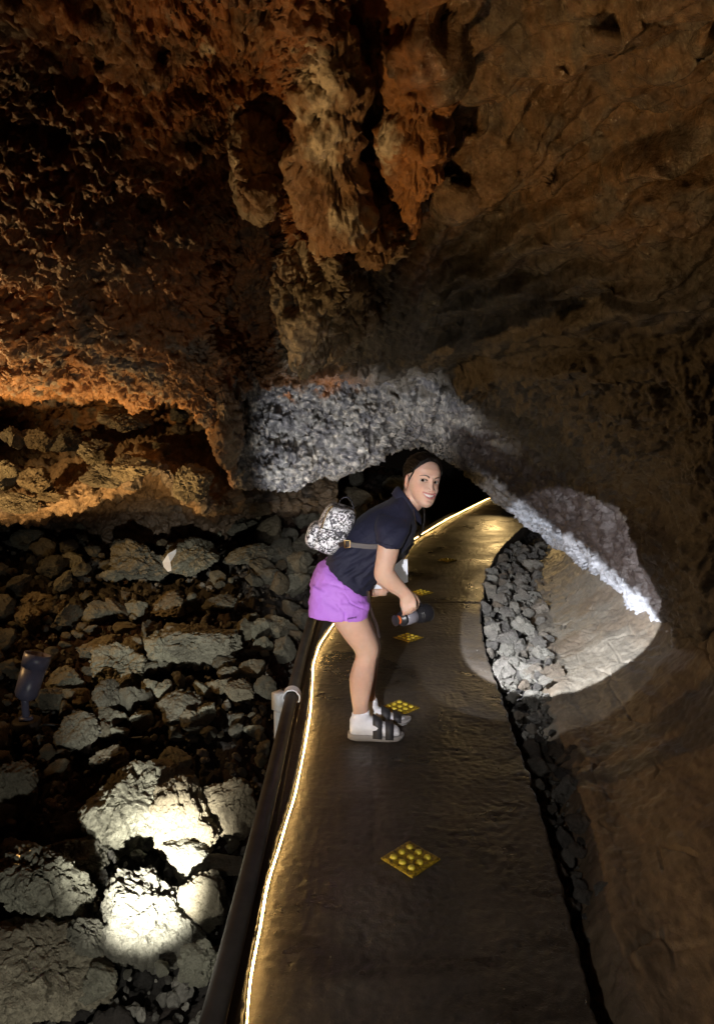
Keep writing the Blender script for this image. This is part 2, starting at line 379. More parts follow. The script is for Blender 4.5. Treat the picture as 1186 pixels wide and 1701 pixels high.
def folds(V):
    W_ = V + .03 * np.stack([fbm(V, 3, 2, off=31), fbm(V, 3, 2, off=33), fbm(V, 3, 2, off=36)], 1); h = np.zeros(len(V)); base = np.zeros(len(V))
    for x0_, y0_, d0_, x1_, y1_, d1_, w_ in FOLDS:
        a_, b_ = P(x0_, y0_, d0_), P(x1_, y1_, d1_); ab = b_ - a_; t_ = np.clip(((W_ - a_) @ ab) / ab.dot(ab), 0, 1)
        d_ = np.linalg.norm((W_ - a_ - t_[:, None] * ab) * [1, .7, .7], axis=1); r_ = w_ / F * (d0_ + (d1_ - d0_) * t_) * (1.25 - .5 * t_)
        h = np.maximum(h, r_ * 1.5 * np.sqrt(np.clip(1 - (d_ / (r_ * 1.35)) ** 2, 0, 1)))
    return h
def d_big(V):
    px, py = reg(V); r = sstep(560, 820, px)
    return folds(V) + (.085 * fbm(V, 2.2, 3, off=1.7) + .035 * fbm(V, 5.5, 3, off=4)) * (1 - .6 * r)
def drapes(V):
    t_ = np.array([-.42, .74, -.52]); t_ /= np.linalg.norm(t_); a_ = np.cross(t_, [0, 0, 1.0]); a_ /= np.linalg.norm(a_); b_ = np.cross(t_, a_)
    w_ = .035 * np.stack([fbm(V, 2.5, 2), fbm(V, 2.5, 2, off=5), fbm(V, 2.5, 2, off=9)], 1); q = V + w_
    q = np.stack([q @ t_ * .17, q @ a_, q @ b_ * .25], 1)
    return q
def d_mid(V):
    px, py = reg(V); r = sstep(600, 760, px + 40 * fbm(V, 3, 2)); low = sstep(600, 660, py)
    left = .05 * (ridged(V, 5, 4, .6) - .55) + .04 * fbm(V, 15, 4, .65) + .10 * np.minimum(0, fbm(V, 3.4, 3, off=7) + .10) + .07 * np.minimum(0, fbm(V, 9, 2, off=17) + .15)
    d1, d2, _ = worley(V * [1, 1, .55], 10)
    q = drapes(V); right = .16 * fbm(q, 5, 2, .5, off=2) + .085 * (np.abs(fbm(q, 9, 2, .45, off=7)) - .25) + .018 * fbm(q * [3, 1, 1], 18, 2) + .010 * fbm(V, 14, 2) + .06 * np.minimum(0, fbm(q * [1.6, 1, 1], 2.6, 2, off=21) + .2)
    w1, w2, _ = worley(V * [1, 1, .38] + .03 * np.stack([fbm(V, 9, 2), fbm(V, 9, 2, off=3), fbm(V, 9, 2, off=6)], 1), 21)
    arch = .045 * (.5 - w1) * (1 + .8 * fbm(V, 6, 2, off=15)) + .09 * (ridged(V * [1, 1, .5], 6, 5, .62) - .5) + .05 * fbm(V, 3.2, 2, off=8) + .012 * fbm(V * [1, 1, .5], 40, 2)
    top = left * (1 - r) + right * r
    la = sstep(360, 400, px) * low
    return top * (1 - la) + arch * la
def d_fine(V):
    px, py = reg(V); r = sstep(600, 760, px)
    w1, w2, _ = worley(V, 34); 
    return (.011 * fbm(V, 34, 3, .6) + .012 * (.5 - w1)) * (1 - .85 * r * (1 - sstep(520, 620, py)))
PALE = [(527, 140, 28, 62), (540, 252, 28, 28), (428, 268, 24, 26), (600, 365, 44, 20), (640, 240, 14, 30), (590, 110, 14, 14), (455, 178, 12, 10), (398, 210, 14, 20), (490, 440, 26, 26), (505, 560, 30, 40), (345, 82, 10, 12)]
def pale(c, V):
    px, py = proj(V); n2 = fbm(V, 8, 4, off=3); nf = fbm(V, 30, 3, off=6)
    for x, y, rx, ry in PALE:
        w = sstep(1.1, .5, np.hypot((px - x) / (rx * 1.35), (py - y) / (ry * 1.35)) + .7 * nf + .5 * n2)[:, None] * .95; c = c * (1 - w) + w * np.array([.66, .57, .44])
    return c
def ceil_col(V):
    px, py = reg(V); n = fbm(V, 2.5, 4, off=12); n2 = fbm(V, 8, 4, off=3); nf = fbm(V, 30, 3, off=6)
    rust = np.array([.30, .115, .034]); brown = np.array([.21, .105, .045]); grey = np.array([.185, .165, .14]); blue = np.array([.27, .275, .285]); dark = np.array([.075, .05, .034]); purple = np.array([.034, .025, .023])
    def mix(c, k, w): return c * (1 - w[:, None]) + np.asarray(k) * w[:, None]
    c = np.tile(rust, (len(V), 1)); c = mix(c, brown, sstep(-.2, .5, n)); c = mix(c, dark, sstep(.1, .6, n2) * .8)
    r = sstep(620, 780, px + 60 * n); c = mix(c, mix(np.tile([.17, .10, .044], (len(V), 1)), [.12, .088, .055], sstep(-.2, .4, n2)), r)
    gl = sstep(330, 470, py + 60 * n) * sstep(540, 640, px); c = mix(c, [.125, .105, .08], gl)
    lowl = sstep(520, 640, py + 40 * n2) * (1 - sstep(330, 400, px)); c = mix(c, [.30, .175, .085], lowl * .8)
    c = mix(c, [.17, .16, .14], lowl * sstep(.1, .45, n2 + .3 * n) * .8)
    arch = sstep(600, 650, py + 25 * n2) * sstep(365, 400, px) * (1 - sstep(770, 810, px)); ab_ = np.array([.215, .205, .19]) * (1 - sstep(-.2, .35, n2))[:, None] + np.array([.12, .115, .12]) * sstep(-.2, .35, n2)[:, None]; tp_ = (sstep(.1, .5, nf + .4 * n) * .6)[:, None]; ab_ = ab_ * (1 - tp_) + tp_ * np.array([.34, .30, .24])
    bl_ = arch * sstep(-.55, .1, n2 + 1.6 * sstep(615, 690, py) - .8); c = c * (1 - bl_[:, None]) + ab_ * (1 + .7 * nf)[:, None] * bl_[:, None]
    band = sstep(0, 40, py - (700 + .62 * np.clip(px - 740, 0, 999) ** .98) + 40 + 30 * n2) * sstep(730, 780, px) * (1 - sstep(1090, 1150, px)); c = mix(c, purple, band)  # band above the rim darkened so the flashlight cone hardly shows there
    rimw = sstep(-28, -12, py - np.interp(px, [740, 796, 900, 1003, 1092, 1150], [745, 796, 882, 957, 1042, 1100]) + 14 * n2) * sstep(770, 810, px) * (1 - sstep(1100, 1130, px)); c = mix(c, [.50, .52, .58], rimw)  # flashlight glow along the rim put into its colour
    pend = sstep(410, 440, py + 20 * n2) * (1 - sstep(590, 640, py)) * sstep(455, 480, px + 14 * n2) * (1 - sstep(590, 640, px + 30 * n2)); c = mix(c, [.25, .205, .145], pend)
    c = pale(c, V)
    return np.clip(c * (1 + .35 * nf[:, None]), .01, .9)
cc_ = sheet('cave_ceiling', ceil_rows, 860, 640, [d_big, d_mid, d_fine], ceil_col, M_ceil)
M_flow = rock_mat('flow_rock', .20, (9, 34, 90), (.018, .014, .006), 1.0, vary=.4)
cc_.data.materials.append(M_flow)
vv = np.zeros(len(cc_.data.vertices) * 3, np.float32); cc_.data.vertices.foreach_get('co', vv); vv = vv.reshape(-1, 3).astype(float)
qx, qy = proj(vv); nn_ = fbm(vv, 4, 3)
fl = ((qx + 70 * nn_ > 690) & (qy + 60 * nn_ < 540)).reshape(860, 640)[:-1, :-1].ravel()
cc_.data.polygons.foreach_set('material_index', fl.astype(np.int32)); cc_.data.update()
# hanging rocks and drips grown onto the ceiling
def lump(name, p0, p1, wpx, depth, seed, colr, mat, rough=1.0, taper=.6, sub=None):
    a_, b_ = np.asarray(p0), np.asarray(p1); V_, F_ = sub or ICO6; ax_ = b_ - a_; ln_ = np.linalg.norm(ax_); ax_ = ax_ / ln_
    side = np.cross(ax_, [0, 1.0, 0]); side /= np.linalg.norm(side); back = np.cross(side, ax_)
    t_ = (V_[:, 2] + 1) / 2; w_ = wpx * (1 - (1 - taper) * t_)
    p_ = (a_ + b_) / 2 + V_[:, 2:3] * ax_ * ln_ / 2 + V_[:, 0:1] * w_[:, None] * side + V_[:, 1:2] * depth * back
    n_ = V_ / np.linalg.norm(V_, axis=1)[:, None]; nw = n_[:, 2:3] * ax_ + n_[:, 0:1] * side + n_[:, 1:2] * back
    q_ = p_ + seed * 3.1
    if rough > .6:
        w1_, w2_, _ = worley(q_, 12); dsp = .08 * fbm(q_, 3.5, 3) + .035 * (ridged(q_, 7, 4, .6) - .5) + .014 * fbm(q_, 24, 3, .6) + .02 * (.5 - w1_) - .02 * sstep(.1, 0, w2_ - w1_)
    else:
        dsp = .06 * fbm(q_, 3.2, 2) + .03 * fbm(q_ * [1, .6, .6], 9, 2)
    p_ = p_ + nw * (dsp * min(1, rough + .3))[:, None]
    cn = fbm(q_, 5, 4); c_ = np.array(colr) * (1 + .35 * cn + .25 * fbm(q_, 26, 3))[:, None]
    rs = sstep(.05, .4, fbm(q_, 3, 3, off=9))[:, None] * .7; c_ = c_ * (1 - rs) + rs * np.array([.2, .095, .04])
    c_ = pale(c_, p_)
    return tag(wobj(name, p_, F_, mat, base=p_.mean(0), cols=np.clip(c_, .01, .9)), kind='structure')
PXM = 1 / F
for (x0_, y0_, d0_, x1_, y1_, d1_, w_, dep, colr, rg, tp_) in [
    (545, 395, 3.15, 512, 598, 3.55, 78, .30, (.27, .22, .15), 1.0, .35),
    (490, 415, 3.2, 500, 520, 3.4, 34, .16, (.30, .27, .22), 1.0, .6),
    (575, 430, 3.25, 570, 560, 3.6, 55, .2, (.2, .15, .09), 1.0, .5),
    (548, 30, 2.06, 540, 430, 3.02, 64, .10, (.28, .16, .075), 1.0, .85),
    (700, 20, 2.12, 684, 380, 3.0, 56, .09, (.34, .15, .045), .8, .8),
    (425, 220, 2.75, 440, 330, 3.0, 34, .16, (.26, .2, .14), 1.0, .7),
    (370, 622, 4.4, 388, 806, 4.74, 25, .15, (.30, .22, .14), 1.0, .5),
    (640, 330, 2.9, 620, 440, 3.1, 62, .16, (.25, .19, .11), .9, .8)]:
    lump('hanging_rock', P(x0_, y0_, d0_), P(x1_, y1_, d1_), w_ * PXM * (d0_ + d1_) / 2, dep, x0_ * .37, colr, M_ceil, rg, tp_)
# ------------------------------------------------------------------ ledge on the left
Cl = [-260, -100, 0, 65, 130, 200, 250, 300, 350, 410, 470, 560]
lip = [835, 846, 852, 852, 834, 800, 772, 812, 846, 838, 842, 850]
lipD = [5.5, 5.45, 5.4, 5.3, 5.2, 5.15, 5.1, 5.2, 5.35, 5.9, 6.4, 7.0]
def lrow(dpy, dD, flat=None):
    return [P(x, (y + dpy) if flat is None else flat, d + dD) for x, y, d in zip(Cl, lip, lipD)]
led_rows = [lrow(0, 2.2, 690), lrow(0, 1.5, 730), [P(x, 690 + (y - 690) * .62, d + .75) for x, y, d in zip(Cl, lip, lipD)],
            [P(x, 690 + (y - 690) * .78, d + .25) for x, y, d in zip(Cl, lip, lipD)], lrow(-14, .02), lrow(0, .0), lrow(4, .2), lrow(4, .75), lrow(30, 1.35), lrow(70, 1.6), lrow(130, 1.5)]
def led_d(V): return .07 * fbm(V, 2.6, 3, off=2) + .11 * (ridged(V * [1, 1, 1.6], 4, 5, .6) - .5) + .05 * fbm(V, 9, 3)
def led_f(V):
    w1, w2, _ = worley(V, 22); return .014 * (.5 - w1) + .008 * fbm(V, 34, 3)
def led_c(V):
    n = fbm(V, 2.5, 4, off=1); n2 = fbm(V, 9, 3)
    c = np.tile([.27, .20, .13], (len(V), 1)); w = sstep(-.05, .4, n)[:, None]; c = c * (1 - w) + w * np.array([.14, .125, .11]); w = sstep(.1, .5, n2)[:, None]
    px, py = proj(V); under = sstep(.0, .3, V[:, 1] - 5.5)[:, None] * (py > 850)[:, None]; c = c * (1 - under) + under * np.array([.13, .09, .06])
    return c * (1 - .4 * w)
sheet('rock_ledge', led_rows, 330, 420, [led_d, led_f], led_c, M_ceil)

# ------------------------------------------------------------------ smooth right wall
Dd = [.4, 1.2, 1.94, 2.6, 3.2, 3.7, 4.2, 4.8, 5.5, 6.4, 7.6, 9.5, 12]
prof = [(-.12, -.27), (.0, -.07), (.10, -.03), (.22, .05), (.34, .16), (.45, .31), (.53, .49), (.58, .72), (.60, 1.0), (.58, 1.4)]
wsc = [1.1, 1.15, 1.2, 1.25, 1.3, 1.42, 1.42, 1.25, 1.0, .85, .85, .85, .85]
wall_rows = [[(float(xw(d)) + px_ * k_, d, z_) for px_, z_ in prof] for d, k_ in zip(Dd, wsc)]
def wd(V):
    m = sstep(.5, .75, V[:, 2] + .06 * fbm(V, 3, 2))* (1 - sstep(2.9, 3.6, V[:, 1]))
    return -(.02 * fbm(V, 2, 3) + .008 * fbm(V * [1, .5, 1], 9, 3) + m * (.05 * ridged(V, 5, 4) + .02 * fbm(V, 15, 3) - .03))
def wf(V):
    q = V * [1, .6, 1.6]; cr = ridged(q, 4.2, 2, off=3.3); w1, w2, _ = worley(q, 4.5, 1.2)
    return -(.004 * fbm(V, 28, 3) + .006 * ridged(V * [1.4, .7, 1], 14, 3) - .022 * sstep(.05, .0, (w2 - w1)) * sstep(-.1, .4, fbm(V, 3, 2)))
def wc(V):
    n = fbm(V, 2.2, 4, off=4); n2 = fbm(V, 12, 3)
    c = np.tile([.185, .165, .135], (len(V), 1)); w = sstep(-.1, .5, n)[:, None]; c = c * (1 - w) + w * np.array([.15, .12, .09])
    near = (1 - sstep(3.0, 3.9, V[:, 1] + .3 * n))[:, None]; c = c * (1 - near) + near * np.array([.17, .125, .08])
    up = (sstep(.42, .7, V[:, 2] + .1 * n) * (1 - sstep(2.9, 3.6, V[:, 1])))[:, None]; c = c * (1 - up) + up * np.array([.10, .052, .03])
    return c * (1 + .2 * n2[:, None])
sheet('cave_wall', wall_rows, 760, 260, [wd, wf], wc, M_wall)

# ------------------------------------------------------------------ rocks
def rock_mesh(seed, base, planes=14, rough=1.0, flat=(1, 1, .75), clinker=0.0):
    r = np.random.default_rng(seed); V, Fc = base
    n = r.normal(size=(planes, 3)); n /= np.linalg.norm(n, axis=1)[:, None]; d = r.uniform(.5, 1.05, planes)
    dots = V @ n.T; rr = np.where(dots > .05, d / np.maximum(dots, .05), 9)
    k = 26.0; rad = -np.log(np.exp(-k * np.minimum(rr, 3)).sum(1) + np.exp(-k * 1.15)) / k
    p = V * rad[:, None]; o = r.uniform(0, 60)
    disp = .11 * fbm(p, 1.7, 3, off=o) + .10 * (ridged(p, 2.6, 5, .62, off=o) - .5) + .045 * fbm(p, 8, 4, .65, off=o) + .03 * np.abs(fbm(p * [1, 1, 2.6], 4, 3, off=o + 4))
    w1, w2, _ = worley(p + .1 * np.stack([fbm(p, 3, 2, off=o), fbm(p, 3, 2, off=o + 5), fbm(p, 3, 2, off=o + 9)], 1), 2.4, o)
    disp -= .15 * sstep(.11, .0, w2 - w1) * sstep(-.1, .15, fbm(p, 1.2, 2, off=o + 3))
    wq = p * 2.3 + .25 * np.stack([fbm(p, 2, 2, off=o), fbm(p, 2, 2, off=o + 5), fbm(p, 2, 2, off=o + 9)], 1); b1, b2, bc_ = worley(wq, 1.0, o + 2); disp += .13 * (_jit[bc_, 2] - .5) * sstep(0, .12, b2 - b1)
    wq = p * 5.5 + .3 * np.stack([fbm(p, 4, 2, off=o), fbm(p, 4, 2, off=o + 5), fbm(p, 4, 2, off=o + 9)], 1); b1, b2, bc_ = worley(wq, 1.0, o + 4); disp += .055 * (_jit[bc_, 1] - .5) * sstep(0, .15, b2 - b1)
    if clinker:
        w1, w2, _ = worley(p, 4.2, o); disp += clinker * (.55 - w1)
    p = p + V * (disp * rough)[:, None]
    p = p * np.array(flat); ext = (p.max(0) - p.min(0)); p = (p - (p.max(0) + p.min(0)) / 2) / max(ext[0], ext[1])
    me = mesh('rock', p, Fc, smooth=True)
    try: me.set_sharp_from_angle(angle=R(38))
    except Exception: pass
    me.materials.append(M_rock); return me
GEN = [rock_mesh(100 + i, ICO4, planes=random.randint(7, 11), flat=(1, random.uniform(.7, 1), random.uniform(.55, .85))) for i in range(12)]
GUT = [rock_mesh(300 + i, ICO4, planes=18, flat=(1, random.uniform(.7, 1), random.uniform(.6, .95)), clinker=.22) for i in range(10)]
for me in GUT: me.materials.clear(); me.materials.append(M_gutter_rock)
def hit_ground(px, py):
    d = ray(px, py)
    for t_ in np.linspace(1.0, 14, 1400):
        q = np.array([0, 0, CAMZ]) + d * t_
        if q[2] < ground_z(q[0], q[1]): return q
    return np.array([0, 0, CAMZ]) + d * 9
def place_rock(me, c, size, flat_rot=False, label=None, group=None, name='lava_rock', sq=1.0):
    o = bpy.data.objects.new(name, me); COL.objects.link(o); o.location = Vector(c)
    o.scale = (size, size, size * sq); tilt = .25 if flat_rot else .7
    o.rotation_euler = (random.uniform(-tilt, tilt), random.uniform(-tilt, tilt), random.uniform(0, 6.28))
    return tag(o, label, 'rock', group)

hero = [ # cx, cy, w, h, label
 (180, 1160, 58, 60, 'pale rounded lava rock with a flat face in the row right of the floodlight'),
 (220, 1162, 36, 40, 'small wedge-shaped pale rock just right of the pale rounded lava rock'),
 (105, 1132, 62, 44, 'tan lava rock with layered edge touching the right side of the black floodlight body'),
 (80, 1160, 46, 42, 'grey-green flat rock directly right of the black floodlight stem'),
 (130, 1158, 38, 26, 'small oval grey rock between the floodlight and the pale rounded rock'),
 (108, 1178, 26, 22, 'tiny whitish rock lying in front of the grey-green rock beside the floodlight'),
 (127, 1214, 74, 66, 'large grey rock with striped layers, in front and right of the black floodlight'),
 (82, 1250, 26, 38, 'narrow upright rock below the striped grey rock'),
 (180, 1264, 62, 42, 'low grey rock lying alone in shadow in front of the striped rock'),
 (340, 1184, 50, 48, 'bright yellowish block-shaped rock at the right end of the lit row'),
 (296, 1176, 70, 48, 'yellow-white cracked rock touching the bright block-shaped rock'),
 (272, 1150, 38, 34, 'pale rock behind the yellow-white cracked rock'),
 (252, 1142, 32, 36, 'dark grey rock behind the small wedge-shaped rock'),
 (400, 1150, 54, 40, 'pale knobbly rock nearest the left side of the white rail post'),
 (440, 1142, 36, 42, 'grey rock leaning beside the rail just behind the white post'),
 (165, 1082, 62, 42, 'brown-grey boulder at the back left of the holed rock'),
 (200, 1112, 104, 58, 'wide grainy grey rock with a dark hollow in its middle'),
 (325, 1072, 124, 78, 'largest dark brown boulder in the middle of the rubble field'),
 (268, 1082, 58, 54, 'dark grey boulder leaning against the largest brown boulder'),
 (226, 1074, 42, 36, 'tan rock peeping out behind the dark grey boulder'),
 (465, 1042, 54, 36, 'bright pale rock beside the top end of the rail by the purple shorts'),
 (440, 1070, 30, 32, 'squarish brown rock below the bright pale rock near the rail'),
 (470, 1080, 36, 46, 'pale broken rock against the far side of the rail'),
 (405, 1046, 34, 34, 'dark rock between the largest brown boulder and the rail'),
 (280, 1002, 78, 40, 'flat-topped brown rock below the white paper scrap'),
 (226, 1012, 34, 28, 'small tan rock left of the flat-topped brown rock'),
 (232, 932, 104, 72, 'big rounded brown boulder left of the white paper scrap'),
 (320, 926, 96, 62, 'big brown boulder right of the white paper scrap'),
 (412, 922, 74, 38, 'long flat brown rock far back near the backpack'),
 (495, 940, 42, 52, 'brown boulder right behind the hip of the woman'),
 (45, 1026, 52, 44, 'dim brown rock in the dark, above and behind the floodlight'),
 (365, 1002, 48, 28, 'reddish flat rock on the slope above the largest boulder'),
 (438, 1246, 28, 42, 'bright little rock against the rail in front of the white post'),
 (222, 1345, 136, 100, 'big knobbly boulder on the left of the glaring white rock'),
 (310, 1370, 136, 128, 'glaring white overlit boulder with notched top, upper one of two'),
 (376, 1345, 90, 108, 'tall pale boulder touching the rail beside the glaring white one'),
 (404, 1312, 30, 48, 'slim upright rock next to the rail behind the tall pale boulder'),
 (288, 1268, 64, 44, 'greyish rock behind the glaring white boulder'),
 (242, 1535, 158, 136, 'most overexposed white boulder at lower left, blown out by the lamp'),
 (66, 1490, 160, 150, 'large rough grey boulder at the left edge with many cracks'),
 (50, 1612, 200, 130, 'huge porous boulder in the lower left corner'),
 (346, 1500, 74, 112, 'yellowish upright rock wedged between the white boulder and the rail'),
 (312, 1432, 84, 60, 'overlit rock bridging the two glaring boulders'),
 (330, 1600, 84, 80, 'ochre rock beside the rail at the bottom of the photo'),
 (20, 1312, 78, 86, 'bluish grey boulder alone at the left edge in the dark'),
 (165, 1632, 64, 52, 'small overlit rock below the overexposed white boulder'),
 (376, 1440, 64, 34, 'flat grey rock between the rail and the overlit bridging rock'),
 (118, 1428, 96, 56, 'rough grey boulder piled behind the large cracked one at the left edge'),
 (140, 1565, 80, 110, 'dark-sided boulder between the huge corner boulder and the overexposed one'),
 (255, 1300, 80, 50, 'greyish crumbly rock on top of the boulder pile under the lone low rock'),
 (30, 1420, 70, 44, 'weathered grey rock at the left edge on top of the cracked boulder'),
]
occupied = []
for i, (cx, cy, w, h, lab) in enumerate(hero):
    g = hit_ground(cx, cy + h * .32); sz = w * g[1] / F * (1.22 if cy < 1290 else (1.42 if w > 95 else 1.22))
    c = P(cx, cy, g[1] + sz * .18)
    big = w > 70
    me = rock_mesh(500 + i, ICO6 if w > 95 else (ICO5 if w > 45 else ICO4), planes=random.randint(9, 15), rough=1.0, flat=(1, .85, min(1.1, max(.5, h / w * .95))), clinker=.05 if big else 0)
    o = place_rock(me, c, sz, True, lab, 'lit lava rocks on the left rubble slope'); occupied.append((cx, cy, max(w, h) * .5))
# smaller rubble on the left slope
cnt = 0; tries = 0
pts = []
while cnt < 185 and tries < 6000:
    tries += 1
    px = random.uniform(-40, 520); py = random.uniform(862, 1680) if random.random() < .26 else random.uniform(862, 1230)
    if any(math.hypot(px - a_, py - b_) < r_ * .9 for a_, b_, r_ in occupied): continue
    g = hit_ground(px, py)
    if g[1] > 9 or g[0] > np.interp(g[1], PY, PL) - .24: continue
    w = random.choice([14, 18, 24, 32, 42, 54]) * (1 if py < 1250 else 1.5); occupied.append((px, py, w * .45))
    sz = w * g[1] / F
    where = 'far up the dim slope near the ledge' if py < 960 else ('on the middle of the slope among bigger rocks' if py < 1150 else 'in the dark lower part of the rubble')
    place_rock(random.choice(GEN), (g[0], g[1], g[2] + sz * .12), sz, False, 'small dark lava stone ' + where, 'loose lava stones on the left slope', name='lava_stone', sq=random.uniform(.8, 1.1)); cnt += 1
# rubble slope behind the woman (tunnel side)
for _ in range(26):
    y = random.uniform(6.6, 10.5); x = np.interp(y, PY, PL) - random.uniform(.25, 1.6); sz = random.uniform(.16, .42)
    place_rock(random.choice(GEN), (x, y, float(ground_z(x, y)) + sz * .2), sz, False, 'dim brown rock in the low tunnel behind the woman', 'rocks in the tunnel behind the woman', name='lava_rock')
# gutter rocks
n = 0; occ = []
for _ in range(9000):
    if n >= 215: break
    y = 2.1 + 6.7 * random.random() ** 1.15; a0 = float(np.interp(y, PY, PR)) + .03; a1 = float(xw(y)) + .04
    if a1 - a0 < .03: continue
    x = random.uniform(a0, a1); sz = random.choice([.05, .07, .09, .12, .15, .20]) * random.uniform(.85, 1.15) * (1.0 if y > 3.6 else .8)
    if any((x - q[0]) ** 2 + (y - q[1]) ** 2 < (.30 * (sz + q[2])) ** 2 for q in occ): continue
    occ.append((x, y, sz)); n += 1
    up = .06 * sstep(3.4, 4.4, y)
    where = 'in the torchlight' if 3.95 < y < 6 else ('in the dark near end' if y <= 3.95 else 'at the dark far end')
    place_rock(random.choice(GUT), (x, y, -.15 + up + random.uniform(0, .07)), sz, False, 'clinkery grey stone packed in the gutter right of the walkway, ' + where, 'stones in the gutter', name='gutter_stone')
for x_, y_, w_, lab in [(862, 1075, 40, 'knobbly grey stone in the torchlit gutter, with pitted round face'), (905, 1060, 46, 'largest torchlit gutter stone, touching the smooth wall'), (885, 1118, 52, 'smooth brick-like stone at the near end of the torchlit gutter'), (840, 1100, 44, 'mauve-grey lumpy stone beside the walkway edge in the torchlight'), (862, 970, 24, 'pale round stone up the gutter'), (905, 1090, 22, 'small tan cube-like stone between the gutter lumps')]:
    g = G(x_, y_, -.06); place_rock(random.choice(GUT), (g[0], g[1], -.07), w_ * g[1] / F, False, lab, 'stones in the gutter', name='gutter_stone')
# rocks on the ledge
for x_, y_, w_, h_, D_, lab in [(208, 697, 92, 50, 5.6, 'grey clinkery lump sitting alone on the left rock ledge'), (62, 800, 66, 52, 5.3, 'yellow-lit lump at the front of the left ledge'), (20, 728, 38, 44, 5.7, 'grey-green block at the far left of the ledge'), (62, 730, 50, 40, 5.8, 'brown rock beside the grey-green block on the ledge'), (110, 735, 56, 36, 5.9, 'flat brown rock behind the yellow-lit lumps on the ledge'), (298, 690, 34, 26, 6.2, 'dim grey stone on the ledge left of the arch foot'), (300, 712, 30, 22, 6.0, 'small brown stone below the dim grey stone on the ledge'), (335, 668, 26, 22, 6.5, 'dark stone at the very back of the ledge recess'), (265, 745, 40, 22, 5.6, 'ochre slab at the crest of the ledge lip'), (160, 752, 60, 40, 5.45, 'folded ochre lump on the ledge crest'), (85, 825, 44, 26, 5.25, 'small ochre stone on the lip below the yellow-lit lump'), (5, 790, 46, 50, 5.3, 'orange-lit rock at the left edge of the ledge'), (225, 775, 84, 56, 5.05, 'big ochre crag forming the crest of the ledge lip'), (178, 790, 70, 48, 5.1, 'ochre crag just left of the big crest crag on the ledge'), (322, 800, 70, 62, 5.1, 'grey-topped crag hanging right of the ledge crest'), (432, 846, 46, 22, 5.9, 'orange-lit slab at the right end of the ledge lip'), (30, 835, 60, 30, 5.2, 'orange crag at the lowest left part of the ledge lip')]:
    me = rock_mesh(int(x_ * 7 + y_), ICO5, planes=10, rough=1.25, flat=(1, .9, h_ / w_ * .95), clinker=.06)
    place_rock(me, P(x_, y_, D_), w_ * D_ / F * 1.05, True, lab, 'rocks on the left ledge')

ICO1 = ico(2)
def fines(name, pts, sizes, mat):
    n_ = len(pts); V0, F0 = ICO1; m_ = len(V0); Vs = np.repeat(V0[None], n_, 0) * rng.uniform(.55, 1.0, (n_, 1, 3)); Vs = Vs * (1 + .28 * rng.normal(size=(n_, m_, 1)) * .6)
    q_ = rng.normal(size=(n_, 4)); q_ /= np.linalg.norm(q_, axis=1)[:, None]; w_, x_, y_, z_ = q_.T
    Rm = np.stack([1 - 2 * (y_ * y_ + z_ * z_), 2 * (x_ * y_ - z_ * w_), 2 * (x_ * z_ + y_ * w_), 2 * (x_ * y_ + z_ * w_), 1 - 2 * (x_ * x_ + z_ * z_), 2 * (y_ * z_ - x_ * w_), 2 * (x_ * z_ - y_ * w_), 2 * (y_ * z_ + x_ * w_), 1 - 2 * (x_ * x_ + y_ * y_)], 1).reshape(n_, 3, 3)
    Vs = np.einsum('nij,nmj->nmi', Rm, Vs) * np.asarray(sizes)[:, None, None] + np.asarray(pts)[:, None, :]
    Fs = (F0[None] + (np.arange(n_) * m_)[:, None, None]).reshape(-1, 3); cc = np.repeat(np.array([.13, .122, .105]) * rng.uniform(.5, 1.5, (n_, 1)), m_, 0)
    return tag(wobj(name, Vs.reshape(-1, 3), Fs, mat, cols=cc, smooth=False), kind='stuff')
m_ = 2600; fy_ = 1.6 + 5.6 * rng.random(m_) ** 1.2; fx_ = np.interp(fy_, PY, PL) - .16 - rng.random(m_) * (.6 + .42 * fy_)
fs_ = .008 + .030 * rng.random(m_) ** 2.2
fines('gravel', np.stack([fx_, fy_, ground_z(fx_, fy_) - .055 + .05 * fbm(np.stack([fx_, fy_, 0 * fx_], 1), 2, 3)], 1), fs_, M_ground)
m_ = 1500; fy_ = 1.7 + 6.5 * rng.random(m_); u_ = rng.random(m_); fx_ = np.interp(fy_, PY, PR) + .01 + u_ * (xw(fy_) + .05 - np.interp(fy_, PY, PR)); fs_ = .006 + .020 * rng.random(m_) ** 2
fines('gutter_gravel', np.stack([fx_, fy_, -.165 + .06 * sstep(3.4, 4.4, fy_) + .03 * rng.random(m_)], 1), fs_, M_ground)
m_ = 420; fy_ = 1.5 + 7 * rng.random(m_); sd_ = rng.random(m_) < .6; fx_ = np.where(sd_, np.interp(fy_, PY, PR) - .01 - .14 * rng.random(m_) ** 2, np.interp(fy_, PY, PL) + .02 + .3 * rng.random(m_) ** 2); fs_ = .0012 + .003 * rng.random(m_) ** 2
fines('grit', np.stack([fx_, fy_, np.full(m_, .002)], 1), fs_, M_ground)

